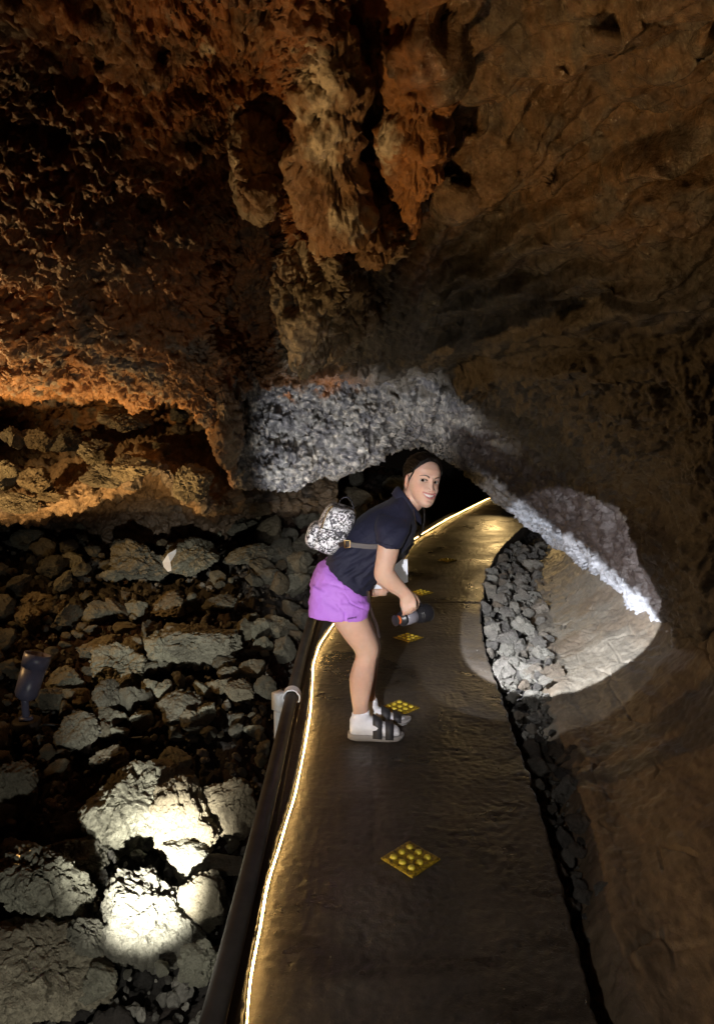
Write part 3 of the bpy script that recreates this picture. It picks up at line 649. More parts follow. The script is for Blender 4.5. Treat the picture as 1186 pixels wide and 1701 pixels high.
# ------------------------------------------------------------------ kerb, light strip, rail
ks = np.linspace(.3, 14, 500); kx = np.interp(ks, PY, PL)
nrm = np.stack([-np.gradient(ks), np.gradient(kx)], 1); nrm /= np.linalg.norm(nrm, axis=1)[:, None]   # points left
prof_k = [(.004, -.05), (.004, .034), (.012, .042), (.05, .046), (.085, .042), (.094, .034), (.10, -.35)]
KV = np.array([[(kx[i] + nrm[i, 0] * o_, ks[i] + nrm[i, 1] * o_, z_) for o_, z_ in prof_k] for i in range(len(ks))])
kv = KV.reshape(-1, 3); kv = kv + np.stack([.004 * fbm(kv, 30, 3), 0 * kv[:, 0], .004 * fbm(kv, 25, 3, off=5)], 1)
M_kerb = rock_mat('kerb_concrete', .7, (20, 60, 170), (.008, .005, .002), .4, base=((.06, .06, .065), (.11, .11, .115)), vary=.3)
tag(wobj('kerb', kv, gridfaces(len(ks), len(prof_k)), M_kerb), kind='structure')

strip = empty('light_strip', (float(np.interp(3, PY, PL)), 3, .02), 'thin glowing warm light strip fixed along the left kerb of the walkway', 'light strip')
sl = np.linspace(.35, 13.6, 420); off = -.006
sx = np.interp(sl, PY, PL) - off + .003 * fbm(np.stack([sl * 3, 0 * sl, 0 * sl], 1), 1, 2)
sz_ = .026 + .004 * fbm(np.stack([sl * 2.3, 0 * sl, 0 * sl + 4], 1), 1, 2)
spts = np.stack([sx, sl, sz_], 1)
M_led = bpy.data.materials.new('led_glow'); M_led.use_nodes = True; nt = M_led.node_tree; nt.nodes.clear()
o_ = nt.nodes.new('ShaderNodeOutputMaterial'); e_ = nt.nodes.new('ShaderNodeEmission'); e_.inputs[0].default_value = (1, .60, .19, 1); e_.inputs[1].default_value = 36; tc_n = nt.nodes.new('ShaderNodeTexCoord'); wv = nt.nodes.new('ShaderNodeTexWave'); wv.bands_direction = 'Y'; wv.inputs['Scale'].default_value = 9.0; nt.links.new(tc_n.outputs['Object'], wv.inputs[0])
mr = nt.nodes.new('ShaderNodeMapRange'); mr.inputs[3].default_value = 10; mr.inputs[4].default_value = 64; nt.links.new(wv.outputs['Fac'], mr.inputs[0]); nt.links.new(mr.outputs[0], e_.inputs[1]); nt.links.new(e_.outputs[0], o_.inputs[0])
v, f = tube(spts, 0.0029 + .0012 * fbm(np.stack([sl * 2.2, 0 * sl, 0 * sl + 7], 1), 1, 3), 8); wobj('led_tube', v, f, M_led, strip)
v, f = tube(spts + [-.006, 0, -.006], .0065, 6); wobj('channel', v, f, plain('strip_channel', (.05, .05, .05), .5), strip)

M_pipe = plain('pipe', (.05, .046, .042), .52, .0, .4, bs=12, ba=.002, vary=.4, vs=9)
rail_pts = [(-.335, .5, .2), (-.33, 1.2, .2), (-.322, 1.75, .2), (-.318, 2.5, .2), (-.318, 3.3, .2), (-.31, 4.2, .2), (-.285, 5.0, .2), (-.22, 5.8, .2), (-.08, 6.7, .2), (.14, 7.6, .2)]
railt = empty('handrail', (-.318, 3.3, -.3), 'low dark pipe handrail on a pale post along the left edge of the walkway', 'handrail')
v, f = tube(rail_pts, .030, 20, 160); wobj('rail', v, f, M_pipe, railt)
lowr = [(p[0] + .012, p[1], .12) for p in rail_pts]
v, f = tube(lowr, .022, 12, 160); wobj('lower_rail', v, f, plain('lower_pipe', (.045, .028, .019), .75, spec=.2, vary=.3), railt)
M_pvc = plain('pvc', (.78, .80, .83), .45, vary=.12, vs=30)
for yb in (3.33, 6.3):
    xb = float(np.interp(yb, [q[1] for q in rail_pts], [q[0] for q in rail_pts]))
    v, f = lathe([(0, .021), (.001, .023), (.44, .023), (.445, .021)], (xb - .066, yb, -.32), (0, 0, 1), 16)
    post = wobj('post', v, f, M_pvc, railt)
    # sleeve head of the post and the saddle strap over the pipe
    v, f = join([lathe([(0, .034), (.004, .037), (.085, .037), (.09, .034)], (xb - .062, yb, .13), (0, 0, 1), 4)]); V2 = v
    wobj('post_head', V2, f, M_pvc, railt)
    a_ = np.linspace(R(-30), R(205), 22); pr = []
    for dy_ in (-.028, .028):
        for rr_ in (.0365, .043):
            pr.append(np.stack([xb + rr_ * np.cos(a_), np.full(22, yb + dy_), .2 + rr_ * np.sin(a_)], 1))
    ring = np.stack([pr[0], pr[1], pr[3], pr[2]], 1)
    V3, f3 = loft([r_ for r_ in ring]); wobj('bracket', V3, f3, M_pvc, railt, smooth=False)

# ------------------------------------------------------------------ yellow tactile diamonds
def yel():
    m, nt, b = new_mat('tactile_yellow'); tc = nt.nodes.new('ShaderNodeTexCoord'); co = tc.outputs['Object']
    c = ramp(nt, noise(nt, co, 75, 6, .75), [(.40, (.05, .032, .008)), (.52, (.40, .26, .02)), (.70, (.70, .48, .04))]); nt.links.new(c, b.inputs['Base Color'])
    b.inputs['Roughness'].default_value = .42; nt.links.new(bump(nt, noise(nt, co, 260, 3), .9, .0015), b.inputs['Normal']); return m
M_yel = yel(); M_stud = plain('stud_yellow', (.85, .62, .07), .25, vary=.35, vs=60)  # studs lightened against a darker plate, painting in the shading around them
hs = .074
tv = np.array([(-hs, -hs, 0), (hs, -hs, 0), (hs, hs, 0), (-hs, hs, 0)]); e2 = hs - .006
base_me = mesh('plate', np.vstack([tv, tv + [0, 0, .006], np.array([(-e2, -e2, .0085), (e2, -e2, .0085), (e2, e2, .0085), (-e2, e2, .0085)])]),
    [(0, 1, 5, 4), (1, 2, 6, 5), (2, 3, 7, 6), (3, 0, 4, 7), (4, 5, 9, 8), (5, 6, 10, 9), (6, 7, 11, 10), (7, 4, 8, 11), (8, 9, 10, 11)], smooth=False); base_me.materials.append(M_yel)
sv, sf = lathe([(0, .0135), (.003, .0130), (.0065, .0112), (.0085, .008), (.009, .004)], (0, 0, 0), (0, 0, 1), 16); stud_me = mesh('stud', sv, sf); stud_me.materials.append(M_stud)
for px_, py_, rot, lab in [(682, 1429, 44, 'yellow studded diamond plate nearest the camera, alone on the dark walkway'), (664, 1177, 43, 'yellow studded diamond plate right behind the sandals of the woman'), (678, 1060, 45, 'yellow studded diamond plate just below the flashlight'), (700, 985, 45, 'yellow studded diamond plate behind the hand holding the flashlight'), (743, 931, 45, 'faint farthest diamond plate on the golden lit bend of the walkway')]:
    g = G(px_, py_); r_ = empty('tactile_plate', (g[0], g[1], .001), lab, 'tactile plate', 'yellow diamond plates down the walkway'); r_.rotation_euler = (0, 0, R(rot))
    o = bpy.data.objects.new('plate', base_me); COL.objects.link(o); o.parent = r_
    for i in (-1, 0, 1):
        for j in (-1, 0, 1):
            o = bpy.data.objects.new('stud', stud_me); COL.objects.link(o); o.parent = r_; o.location = (i * .042, j * .042, .0085)

# ------------------------------------------------------------------ floodlight on the left
fb = hit_ground(42, 1205); FD = fb[1]
M_flood = plain('flood_black', (.13, .135, .22), .36, 0, .55, bs=90, ba=.0006, vary=.2)
flood = empty('floodlight', fb, 'dark bullet-shaped floodlight on a short stem tilted upward among the rocks', 'floodlight')
ctop = P(55, 1098, FD); cbot = P(44, 1152, FD); ax = ctop - cbot; ln = np.linalg.norm(ax); ax = ax / ln + np.array([0, .24, 0]); pxm = FD / F
rb = 19.5 * pxm
v, f = lathe([(-.0, .3 * rb), (.004, .55 * rb), (.018, .85 * rb), (.04, rb), (ln * .98, rb * 1.06)], cbot - ax * 12 * pxm, ax, 32); wobj('body', v, f, M_flood, flood)
tb = cbot - ax * 12 * pxm + ax * ln
v, f = lathe([(-.008, rb * 1.08), (-.008, rb * 1.14), (.035, rb * 1.17), (.07, rb * 1.17), (.07, rb * 1.08), (.02, rb * 1.05)], tb, ax, 32); wobj('hood', v, f, M_flood, flood)
v, f = lathe([(0, rb * 1.0), (.004, rb * 1.0)], tb + ax * .012, ax, 24); wobj('lens', v, f, plain('warm_lens', (.8, .6, .3), .2, emit=(1, .55, .2), es=6), flood)
s0 = P(43, 1192, FD); s1 = cbot - ax * 10 * pxm
v, f = tube([s0, (s0 + s1) / 2, s1], 6.3 * pxm, 16, 8); wobj('stem', v, f, M_flood, flood)
v, f = lathe([(0, 13 * pxm), (.012, 13 * pxm), (.02, 9 * pxm)], s0 - [0, 0, .012], (0, 0, 1), 6); wobj('nut', v, f, M_flood, flood)
v, f = lathe([(-.16, 26 * pxm), (-.008, 24 * pxm), (0, 20 * pxm)], s0 - [0, 0, .012], (0, 0, 1), 24); wobj('base', v, f, plain('flood_base', (.03, .025, .022), .6), flood)

cab = [fb + np.array(q_) for q_ in [(.04, .03, -.05), (.14, -.06, .03), (.26, -.02, .0), (.40, -.12, .04), (.58, -.10, -.03), (.75, -.2, .02)]]
v, f = tube(cab, .007, 8, 40); wobj('cable', v, f, plain('cable_black', (.02, .02, .02), .5), flood)

# ------------------------------------------------------------------ paper scrap on the rocks
pd = hit_ground(283, 948)[1] - .25
def sheetpoly(pts, th=.006):
    A = np.array(pts); B = A + [0, th, 0]; n_ = len(A)
    return np.vstack([A, B]), [tuple(range(n_)), tuple(range(2 * n_ - 1, n_ - 1, -1))] + [(i, i + n_, (i + 1) % n_ + n_, (i + 1) % n_) for i in range(n_)]
M_pap = plain('white_paper', (.84, .9, 1.0), .6, bs=14, ba=.004, vary=.08)
a_ = sheetpoly([P(270, 934, pd), P(279, 920, pd + .03), P(293, 912, pd + .08), P(292, 920, pd + .07), P(283, 934, pd)])
b_ = sheetpoly([P(270, 934, pd), P(283, 934, pd), P(285, 948, pd - .05), P(279, 950, pd - .06), P(272, 942, pd - .03)])
v, f = join([a_, b_]); bs_ = P(280, 948, pd)
tag(wobj('paper_scrap', v, f, M_pap, base=bs_, smooth=False), 'bent white paper scrap standing on the dark rocks', 'paper')

# ================================================================== WOMAN
DN = G(622, 1226, 0.0)[1]; D0 = DN + .09
AN = np.linspace(0, 2 * math.pi, 28, endpoint=False)
def ringp(L, Rr, dy, b, sq=.9, tilt=0.0):
    l = P(L[0], L[1], D0 + dy); r = P(Rr[0], Rr[1], D0 + dy); c = (l + r) / 2; A = (r - l) / 2
    ca, sa = np.cos(AN), np.sin(AN); ca = np.sign(ca) * np.abs(ca) ** sq; sa = np.sign(sa) * np.abs(sa) ** sq
    return c + ca[:, None] * A + sa[:, None] * np.array([0, b, tilt * b])
def rl(rows, grow=0.0, steps=3):
    rings = []
    for r in rows:
        q = ringp(*r); c = q.mean(0)
        if grow: q = c + (q - c) * (1 + grow / np.linalg.norm(q - c, axis=1)[:, None])
        rings.append(q)
    rings = crom(np.array(rings), (len(rings) - 1) * steps + 1); return loft(list(rings))
# measured outlines: (left edge px), (right edge px), depth offset, half depth
near_leg = [((532, 985), (602, 998), -.085, .075), ((540, 1010), (606, 1012), -.09, .082), ((555, 1036), (612, 1026), -.095, .082), ((572, 1060), (620.5, 1048), -.098, .072), ((587, 1079), (628, 1068), -.1, .06), ((590.5, 1090), (629.5, 1083), -.1, .054), ((587, 1102), (625.5, 1099), -.1, .053), ((581, 1122), (622.5, 1120), -.1, .055), ((580.5, 1138), (619.5, 1136), -.1, .05), ((583, 1160), (614.5, 1158), -.1, .04), ((586, 1180), (612, 1178), -.1, .033), ((585.5, 1195), (613, 1193), -.1, .032), ((583, 1208), (618, 1207), -.1, .034)]
near_foot = [((581, 1196), (581.5, 1216), -.1, .022), ((586, 1190), (586, 1219), -.1, .034), ((600, 1186), (600, 1220), -.1, .036), ((620, 1193), (620, 1220), -.1, .037), ((638, 1202), (638, 1220), -.1, .042), ((651, 1206), (651, 1220), -.1, .041), ((660, 1209), (660, 1220), -.1, .032), ((664, 1213), (664, 1219), -.1, .018)]
far_leg = [((544, 985), (602, 998), .09, .075), ((556, 1012), (606, 1012), .09, .082), ((572, 1036), (615, 1026), .09, .08), ((586, 1058), (623, 1046), .09, .07), ((597, 1076), (631, 1066), .09, .058), ((599, 1086), (632, 1080), .09, .053), ((597, 1098), (629, 1096), .09, .052), ((592, 1114), (627.5, 1113), .09, .053), ((594, 1130), (626, 1129), .09, .048), ((600, 1150), (623.5, 1148), .09, .038), ((603, 1164), (624.5, 1163), .09, .032), ((601, 1178), (627, 1177), .09, .032), ((599, 1190), (630, 1189), .09, .034)]
FS = 1.0
far_foot = [((597, 1180), (597, 1199), .09, .022), ((602, 1174), (602, 1201), .09, .034), ((615, 1171), (615, 1202), .09, .036), ((634, 1178), (634, 1203), .09, .037), ((651, 1187), (651, 1203), .09, .042), ((663, 1191), (663, 1203), .09, .04), ((672, 1194), (672, 1203), .09, .032), ((676, 1198), (676, 1202.5), .09, .018)]
# set each far foot on the ground plane: measured so that its sole meets z=0
near_arm = [((636, 876), (660, 872), -.15, .03), ((629, 885), (669, 885), -.185, .045), ((627, 905), (664, 911), -.2, .045), ((624, 930), (659, 932), -.205, .043), ((621, 950), (655, 944), -.205, .041), ((623.5, 963), (658, 951), -.205, .040), ((636, 975), (664, 960), -.205, .036), ((650, 984.5), (672, 969), -.205, .031), ((661, 991), (679.5, 978), -.205, .026), ((665, 996), (684, 983), -.205, .024)]
far_arm = [((656, 878), (680, 874), .15, .03), ((650, 890), (688, 890), .18, .045), ((645, 912), (680, 916), .185, .042), ((634, 938), (664, 940), .18, .038), ((630, 955), (655, 962), .16, .034), ((634, 972), (648, 982), .10, .028), ((640, 974), (648, 988), .05, .022)]
torso = [((568, 944), (594, 962), 0, .10), ((570, 918), (614, 950), 0, .11), ((578, 890), (642, 936), 0, .125), ((602, 866), (664, 912), 0, .145), ((630, 850), (680, 888), 0, .16), ((654, 838), (688, 868), 0, .12), ((667, 820), (693, 852), 0, .062), ((674, 808), (702, 842), -.005, .056), ((686, 795), (716, 826), -.01, .056)]
pelvis = [((530, 972), (598, 998), 0, .13), ((546, 958), (596, 980), 0, .115), ((566, 942), (596, 962), 0, .10)]

# hand: palm + five fingers closed round the handle
hd = D0 - .205
palm = [((664, 994), (683, 981.5), -.205, .024), ((664, 1001), (687, 987), -.21, .021), ((664.5, 1008), (690.5, 994), -.215, .017), ((667, 1012), (691.5, 998.5), -.22, .013)]
fingers = []
def fing(pts, r): return tube([P(x, y, D0 + d) for x, y, d in pts], r, 10, 14)
for k, (kx_, ky_, len_) in enumerate([(688.5, 999.5, 1.0), (682.5, 1003, 1.06), (676, 1006.5, 1.0), (669.5, 1010, .85)]):
    fingers.append(fing([(kx_ - 2, ky_ - 7, -.213), (kx_, ky_, -.224), (kx_ + 1.0, ky_ + 7.5 * len_, -.232), (kx_ + 1.2, ky_ + 12 * len_, -.222), (kx_ + .5, ky_ + 13.5 * len_, -.205), (kx_ - .5, ky_ + 10.5 * len_, -.192)], [.0095, .0098, .0088, .0082, .0075, .0062]))
fingers.append(fing([(683, 987, -.19), (690, 992, -.175), (694, 1000, -.175), (693, 1008, -.182), (691, 1012, -.188)], [.012, .0115, .0105, .0095, .0075]))
far_hand = [rl([((636, 975), (644, 989), .06, .022), ((628, 977), (635, 990), .05, .02), ((622, 979), (627, 990), .045, .015)])]
for k in range(4):
    far_hand.append(fing([(627, 979 + k * 3.2, .05), (619, 979 + k * 3.4, .035), (615 + k, 979 + k * 3.2, .015), (619 + k, 979.5 + k * 3.0, .005)], [.0088, .0085, .008, .0065]))
far_hand.append(fing([(638, 977, .045), (634, 972, .02), (629, 969, .005), (625, 969, .0)], [.011, .0105, .0095, .0075]))

body_V, body_F = join([rl(near_leg), rl(near_foot), rl(far_leg), rl(far_foot), rl(near_arm), rl(far_arm), rl(torso), rl(pelvis), rl(palm)] + fingers + far_hand)
body_V, body_F = remesh(body_V, body_F, .0052, 3, .5)

# ---- head (local: x = right axis, y = face forward, z = up)
zt = [-.120, -.114, -.102, -.085, -.065, -.042, -.012, .008, .03, .058, .085, .104, .114, .118]
wt = [.009, .021, .033, .045, .054, .062, .0685, .071, .073, .0735, .065, .048, .027, .004]
yf = [.068, .080, .087, .088, .088, .088, .087, .085, .089, .083, .064, .042, .022, .0]
yb = [.050, .036, .014, -.012, -.045, -.068, -.086, -.095, -.100, -.099, -.084, -.060, -.036, -.008]
nz, nt_ = 230, 260
zz = np.linspace(zt[0], zt[-1], nz)
def smooth_i(z, tab):
    m = np.interp(z, zt, tab); k_ = np.hanning(15); k_ /= k_.sum(); return np.convolve(np.pad(m, 7, 'edge'), k_, 'valid')
W_, YF_, YB_ = smooth_i(zz, wt), smooth_i(zz, yf), smooth_i(zz, yb)
th = np.linspace(0, 2 * math.pi, nt_, endpoint=False)
def headbase(off=0.0):
    yc = (YF_ * .42 + YB_ * .58)[:, None]; ct, st = np.cos(th)[None, :], np.sin(th)[None, :]
    X = (W_[:, None] + off) * np.sign(st) * np.abs(st) ** .88
    Yy = np.where(ct > 0, yc + (YF_[:, None] + off - yc) * np.abs(ct) ** .86, yc - (yc - YB_[:, None] + off) * np.abs(ct) ** .92)
    Zz = np.repeat(zz[:, None], nt_, 1) * (1 + off / .12)
    return np.stack([X, Yy, Zz], -1).reshape(-1, 3)
H = headbase(); x, y, z = H.T; ax_ = np.abs(x); fr = sstep(.02, .05, y)
g2 = lambda u, s: np.exp(-(u / s) ** 2)
dy = .0185 * g2(z + .033, .012) * g2(x, .011) + .0085 * g2(x, .0085) * sstep(-.034, -.02, z) * sstep(.028, .002, z)
dy += .0095 * g2(ax_ - .0135, .006) * g2(z + .037, .0075)
dy -= .0085 * g2(ax_ - .031, .017) * g2(z - .004, .0125)
dy += .003 * g2(z - .028, .009) * g2(ax_ - .028, .022)
dy += .0085 * g2(ax_ - .041, .016) * g2(z + .032, .017)
dy += .0065 * g2(x, .022) * g2(z + .064, .014) + .008 * g2(x, .017) * g2(z + .104, .012) - .004 * g2(x, .02) * g2(z + .086, .006)
dy -= .0012 * g2(ax_ - .033 - .15 * (-.045 - z), .004) * sstep(-.03, -.05, z) * sstep(-.08, -.06, z)
Yn = y + dy * fr
zm = -.0665 + .0125 * np.clip(x / .030, -1.3, 1.3) ** 2; hm = .0076 * np.clip(1 - (x / .0305) ** 2, 0, 1) ** .7
inm = fr * (np.abs(z - zm) < hm) * (ax_ < .0305)
lipm = fr * sstep(1.15, .8, np.hypot((np.abs(z - zm) - hm).clip(0) / .0062, (ax_ / .035) ** 3))
Yn = Yn + .0040 * lipm * (1 - inm) - .010 * inm
ez = .0035 + .06 * (ax_ - .031); he = np.where(z > ez, .0074, .0050) * np.clip(1 - ((ax_ - .031) / .0168) ** 2, 0, 1) ** .6
ine = fr * (np.abs(z - ez) < he) * (np.abs(ax_ - .031) < .0168)
ye_ref = float(np.median((Yn)[(np.abs(ax_ - .031) < .004) & (np.abs(z - .0035) < .003) & (y > .03)]))
Yn = Yn - .012 * ine + .002 * fr * g2(z - ez - he - .003, .0028) * g2(ax_ - .031, .015)
H = np.stack([x, Yn, z], 1)
skin = np.array([.55, .35, .265]); hc = np.tile(skin, (len(H), 1))
nf_ = fbm(H, 40, 3)
hc = hc * (1.10 + .06 * nf_[:, None] + .05 * fbm(H, 160, 2)[:, None])
def mx(c, k_, w): return c * (1 - w[:, None]) + np.array(k_) * w[:, None]
hc = mx(hc, [.60, .30, .23], .45 * fr * g2(ax_ - .043, .016) * g2(z + .028, .016))
hc = mx(hc, [.58, .30, .23], .35 * fr * g2(x, .012) * g2(z + .034, .01))
hc = mx(hc, [.50, .17, .165], .95 * lipm)
hc = mx(hc, [.10, .03, .03], inm)
zb = .0215 + .007 * np.clip(1 - ((ax_ - .036) / .02) ** 2, -1, 1) - .05 * np.clip(ax_ - .04, 0, 1)
brow = fr * sstep(1.1, .5, np.abs(z - zb) / (.0042 * np.clip(1.25 - (ax_ - .014) / .045, .3, 1.2))) * sstep(.011, .016, ax_) * sstep(.056, .05, ax_)
hc = mx(hc, [.03, .015, .010], .95 * brow)
lash = fr * sstep(1.3, .5, np.abs(z - ez - he - .0005) / .0028) * (np.abs(ax_ - .0315) < .0165) * (z > ez - .001)
hc = mx(hc, [.02, .012, .01], .9 * lash)
lashl = fr * sstep(1.3, .5, np.abs(z - ez + he) / .0013) * (np.abs(ax_ - .0315) < .0155); hc = mx(hc, [.2, .1, .075], .6 * lashl)
hc = mx(hc, [.25, .12, .09], .7 * fr * g2(ax_ - .0075, .003) * g2(z + .0435, .003))
HF = gridfaces(nz, nt_, True)
# ears
earV = []; earF = []
EV, EF = ICO4
for sgn in (-1, 1):
    e = EV * [.011, .021, .034]; ycl = e[:, 2] / .031; e[:, 1] += .006 * ycl; e[:, 0] -= .007 * g2(e[:, 1] + .002 - .006 * ycl, .008) * g2(e[:, 2] - .004, .017) * (EV[:, 0] > 0)
    e[:, 1] *= (1 + .25 * ycl)
    e = e * [sgn, 1, 1]; rot = R(32) * sgn; c_, s_ = math.cos(rot), math.sin(rot)
    e = np.stack([e[:, 0] * c_ - e[:, 1] * -s_, e[:, 0] * -s_ + e[:, 1] * c_, e[:, 2]], 1)
    earV.append(e * ([1, 1, 1] if sgn > 0 else [.5, .7, .9]) + [sgn * (.0765 if sgn > 0 else .066), -.010, -.010]); earF.append(EF if sgn > 0 else EF[:, ::-1])
# orientation
hc_px = (702.5, 800.5); HC = P(hc_px[0], hc_px[1], D0 - .02)
tocam = np.array([0, 0, CAMZ]) - HC; tocam /= np.linalg.norm(tocam)
yaw = R(27); f0 = np.array([tocam[0] * math.cos(yaw) - tocam[1] * math.sin(yaw), tocam[0] * math.sin(yaw) + tocam[1] * math.cos(yaw), 0]); f0 /= np.linalg.norm(f0)
fw = f0 * math.cos(R(3)) + np.array([0, 0, math.sin(R(3))])
up0 = np.array([math.sin(R(11)), 0.0, math.cos(R(11))]); up0 = up0 - fw * up0.dot(fw); up0 /= np.linalg.norm(up0); rx_ = np.cross(fw, up0)
HM = np.stack([rx_ * 1.03, fw * 1.02, up0 * .985], 0)
def hw(v): return np.asarray(v) @ HM + HC
person = empty('person', (float(P(610, 1226, D0)[0]), float(D0), 0.0), 'smiling woman in navy polo shirt and purple shorts, bending forward on the walkway', 'person')
allV = [body_V, hw(H)] + [hw(e) for e in earV]
Fall = list(body_F); nn = len(body_V); Fall += [tuple(int(i) + nn for i in q) for q in HF]; nn += len(H)
# close crown and chin
Fall.append(tuple(nn - nt_ + i for i in range(nt_))); Fall.append(tuple(len(body_V) + nt_ - 1 - i for i in range(nt_)))
for e, ef in zip(earV, earF):
    Fall += [tuple(int(i) + nn for i in q) for q in ef]; nn += len(e)
bc = np.tile(skin * np.array([.98, .97, .95]), (len(body_V), 1)) * (1 + .07 * fbm(body_V, 9, 4, .6)[:, None] + .05 * fbm(body_V, 60, 2)[:, None]); rd_ = sstep(.1, .6, fbm(body_V, 7, 3, off=4))[:, None] * .3; bc = bc * (1 - rd_) + rd_ * np.array([.56, .31, .23])
allC = np.vstack([bc, hc] + [np.tile([.57, .34, .25], (len(e), 1)) for e in earV])
def skin_mat():
    m, nt, b = new_mat('skin'); a = N(nt, 'ShaderNodeAttribute', attribute_name='col'); nt.links.new(a.outputs['Color'], b.inputs['Base Color'])
    b.inputs['Roughness'].default_value = .48; b.inputs['Specular IOR Level'].default_value = .4; b.inputs['Subsurface Weight'].default_value = .25
    b.inputs['Subsurface Radius'].default_value = (.010, .004, .0025); b.inputs['Subsurface Scale'].default_value = .4
    tc = nt.nodes.new('ShaderNodeTexCoord'); nt.links.new(bump(nt, noise(nt, tc.outputs['Object'], 220, 3), .25, .0008), b.inputs['Normal']); return m
body = wobj('body', np.vstack(allV), Fall, skin_mat(), person, cols=allC)
# eyes and teeth
def eye_mat():
    m, nt, b = new_mat('eye'); a = N(nt, 'ShaderNodeAttribute', attribute_name='col'); nt.links.new(a.outputs['Color'], b.inputs['Base Color']); b.inputs['Roughness'].default_value = .12; return m
M_eye = eye_mat()
for sgn in (-1, 1):
    r_ = .0125; c_ = np.array([sgn * .031, ye_ref - r_ - .0012, .0035]); lookv = np.stack([rx_, fw, up0], 0) @ tocam; lookv = lookv / np.linalg.norm(lookv)
    ev = ICO5[0]; dd = ev @ lookv; cc = np.tile([.62, .58, .56], (len(ev), 1)); cc[dd > .76] = [.035, .02, .013]; cc[dd > .94] = [.008, .008, .008]
    wobj('eye', hw(ev * r_ + c_), ICO5[1], M_eye, body, cols=cc)
tx = np.linspace(-.029, .029, 40); tz = np.linspace(-.0085, .0085, 12); TX, TZ = np.meshgrid(tx, tz, indexing='ij')
fy = np.interp(np.abs(tx), [0, .01, .02, .03, .036], [.0905, .0885, .083, .072, .062])
TV = np.stack([TX, np.repeat(fy[:, None], 12, 1) - .0022, TZ - .0645 + .0105 * (TX / .030) ** 2], -1).reshape(-1, 3)
gap = .5 + .5 * np.abs(np.cos(TV[:, 0] / .0075 * math.pi)); tc_ = np.tile([.80, .77, .72], (len(TV), 1)) * (1 - .12 * (gap < .58))[:, None]
tc_[TV[:, 2] < -.0700 + .0125 * (TV[:, 0] / .030) ** 2] = [.35, .10, .09]
wobj('teeth', hw(TV), gridfaces(40, 12), M_eye, body, cols=tc_)
# hair: pulled back cap + low knot + tail over the far shoulder
hb = headbase(.0); ho = headbase(.0075)
xh, yh, zh = hb.T; ang = np.arctan2(np.abs(xh), yh)      # 0 front .. pi back
wav = .0015 * np.sin(ang * 6) + .002 * fbm(hb, 22, 2)
hl = np.interp(ang, [0, .35, .7, .95, 1.2, 1.5, 1.75, 2.1, math.pi], [.086, .083, .073, .054, .036, .030, .028, -.03, -.07]) + wav
mk = sstep(-.002, .012, zh - hl)
strand = .0024 * fbm(np.stack([np.arctan2(xh, np.maximum(zh + .06, .01)) * 26, yh * 9, 0 * xh], 1), 1.6, 3)
hv = hb + (ho - hb) * (.12 + mk * 1.25)[:, None] + (ho - hb) / .0075 * (strand * mk)[:, None]
bump_top = .012 * g2(xh, .05) * sstep(.05, .1, zh); hv[:, 2] += bump_top
fq = HF; okf = (zh > hl)[fq].all(1); fq2 = fq[okf]
used = np.unique(fq2); remap = -np.ones(len(hv), int); remap[used] = np.arange(len(used))
hairV = hw(hv[used]); hairF = [tuple(r) for r in remap[fq2]]
kn = ICO5[0] * [.042, .034, .036]; kn = kn * (1 + .09 * fbm(kn * [20, 60, 60], 1, 2))[:, None] + [.0, -.112, -.018]
tail = tube([P(x_, y_, D0 + .05) for x_, y_ in [(696, 828), (703, 842), (704.5, 858), (703, 874), (698, 888), (695, 895)]], [.010, .012, .0125, .012, .009, .003], 14, 30, .6)
tv_, tf_ = tail; tv_ = tv_ + .003 * fbm(tv_ * [60, 60, 8], 1, 2)[:, None]
wisp = [tube(hw([(.071, .012, .012), (.0735, .002, -.012), (.074, -.006, -.035), (.071, -.012, -.055)]), [.0016, .002, .0018, .0008], 6, 12), tube(hw([(.066, .03, .045), (.072, .018, .02), (.0745, .004, .0)]), [.004, .004, .002], 6, 12)]
crown = [tube(hw([(sx_ * .02 + sx_ * .006, .070, .092), (sx_ * .045, .035, .108), (sx_ * .06, -.03, .08), (sx_ * .05, -.085, .02)]), [.004, .0055, .0055, .003], 8, 18) for sx_ in (-1.1, -.6, -.2, .3, .7, 1.15)]
v, f = join([(hairV, hairF), (hw(kn), ICO5[1]), (tv_, tf_)] + wisp)
capn = vnormals(hairV, hairF); sgn_ = 1 if ((capn * (hairV - HC)).sum(1)).mean() > 0 else -1
loc_ = (hairV - HC) @ np.linalg.inv(HM); hs_ = []
for k_ in range(150):
    a0_ = rng.uniform(-1.15, 1.15); st_ = np.array([.075 * math.sin(a0_), .085 * math.cos(a0_) - .01, .085 - .055 * abs(math.sin(a0_)) ** 1.5]); en_ = np.array([rng.normal(0, .018), -.10, rng.normal(-.02, .012)])
    u1, u2 = st_ / np.linalg.norm(st_), en_ / np.linalg.norm(en_); om = math.acos(max(-1, min(1, u1.dot(u2)))); line = []
    f0_, f1_ = rng.uniform(0, .35), rng.uniform(.6, 1)
    for t_ in np.linspace(f0_, f1_, 9):
        d_ = (math.sin((1 - t_) * om) * u1 + math.sin(t_ * om) * u2) / math.sin(om); d_ = d_ + np.array([0, 0, .25 * math.sin(t_ * math.pi)]); d_ /= np.linalg.norm(d_)
        j_ = np.argmax((loc_ / np.linalg.norm(loc_, axis=1)[:, None]) @ d_); line.append(loc_[j_] * (1.012 + .012 * rng.random() + (.03 * rng.random() if k_ % 9 == 0 else 0)))
    hs_.append(tube(hw(np.array(line)), [.0009, .0016, .0009], 5, 18))
sv_, sf_ = join([(v, f)] + hs_); v, f = sv_, sf_
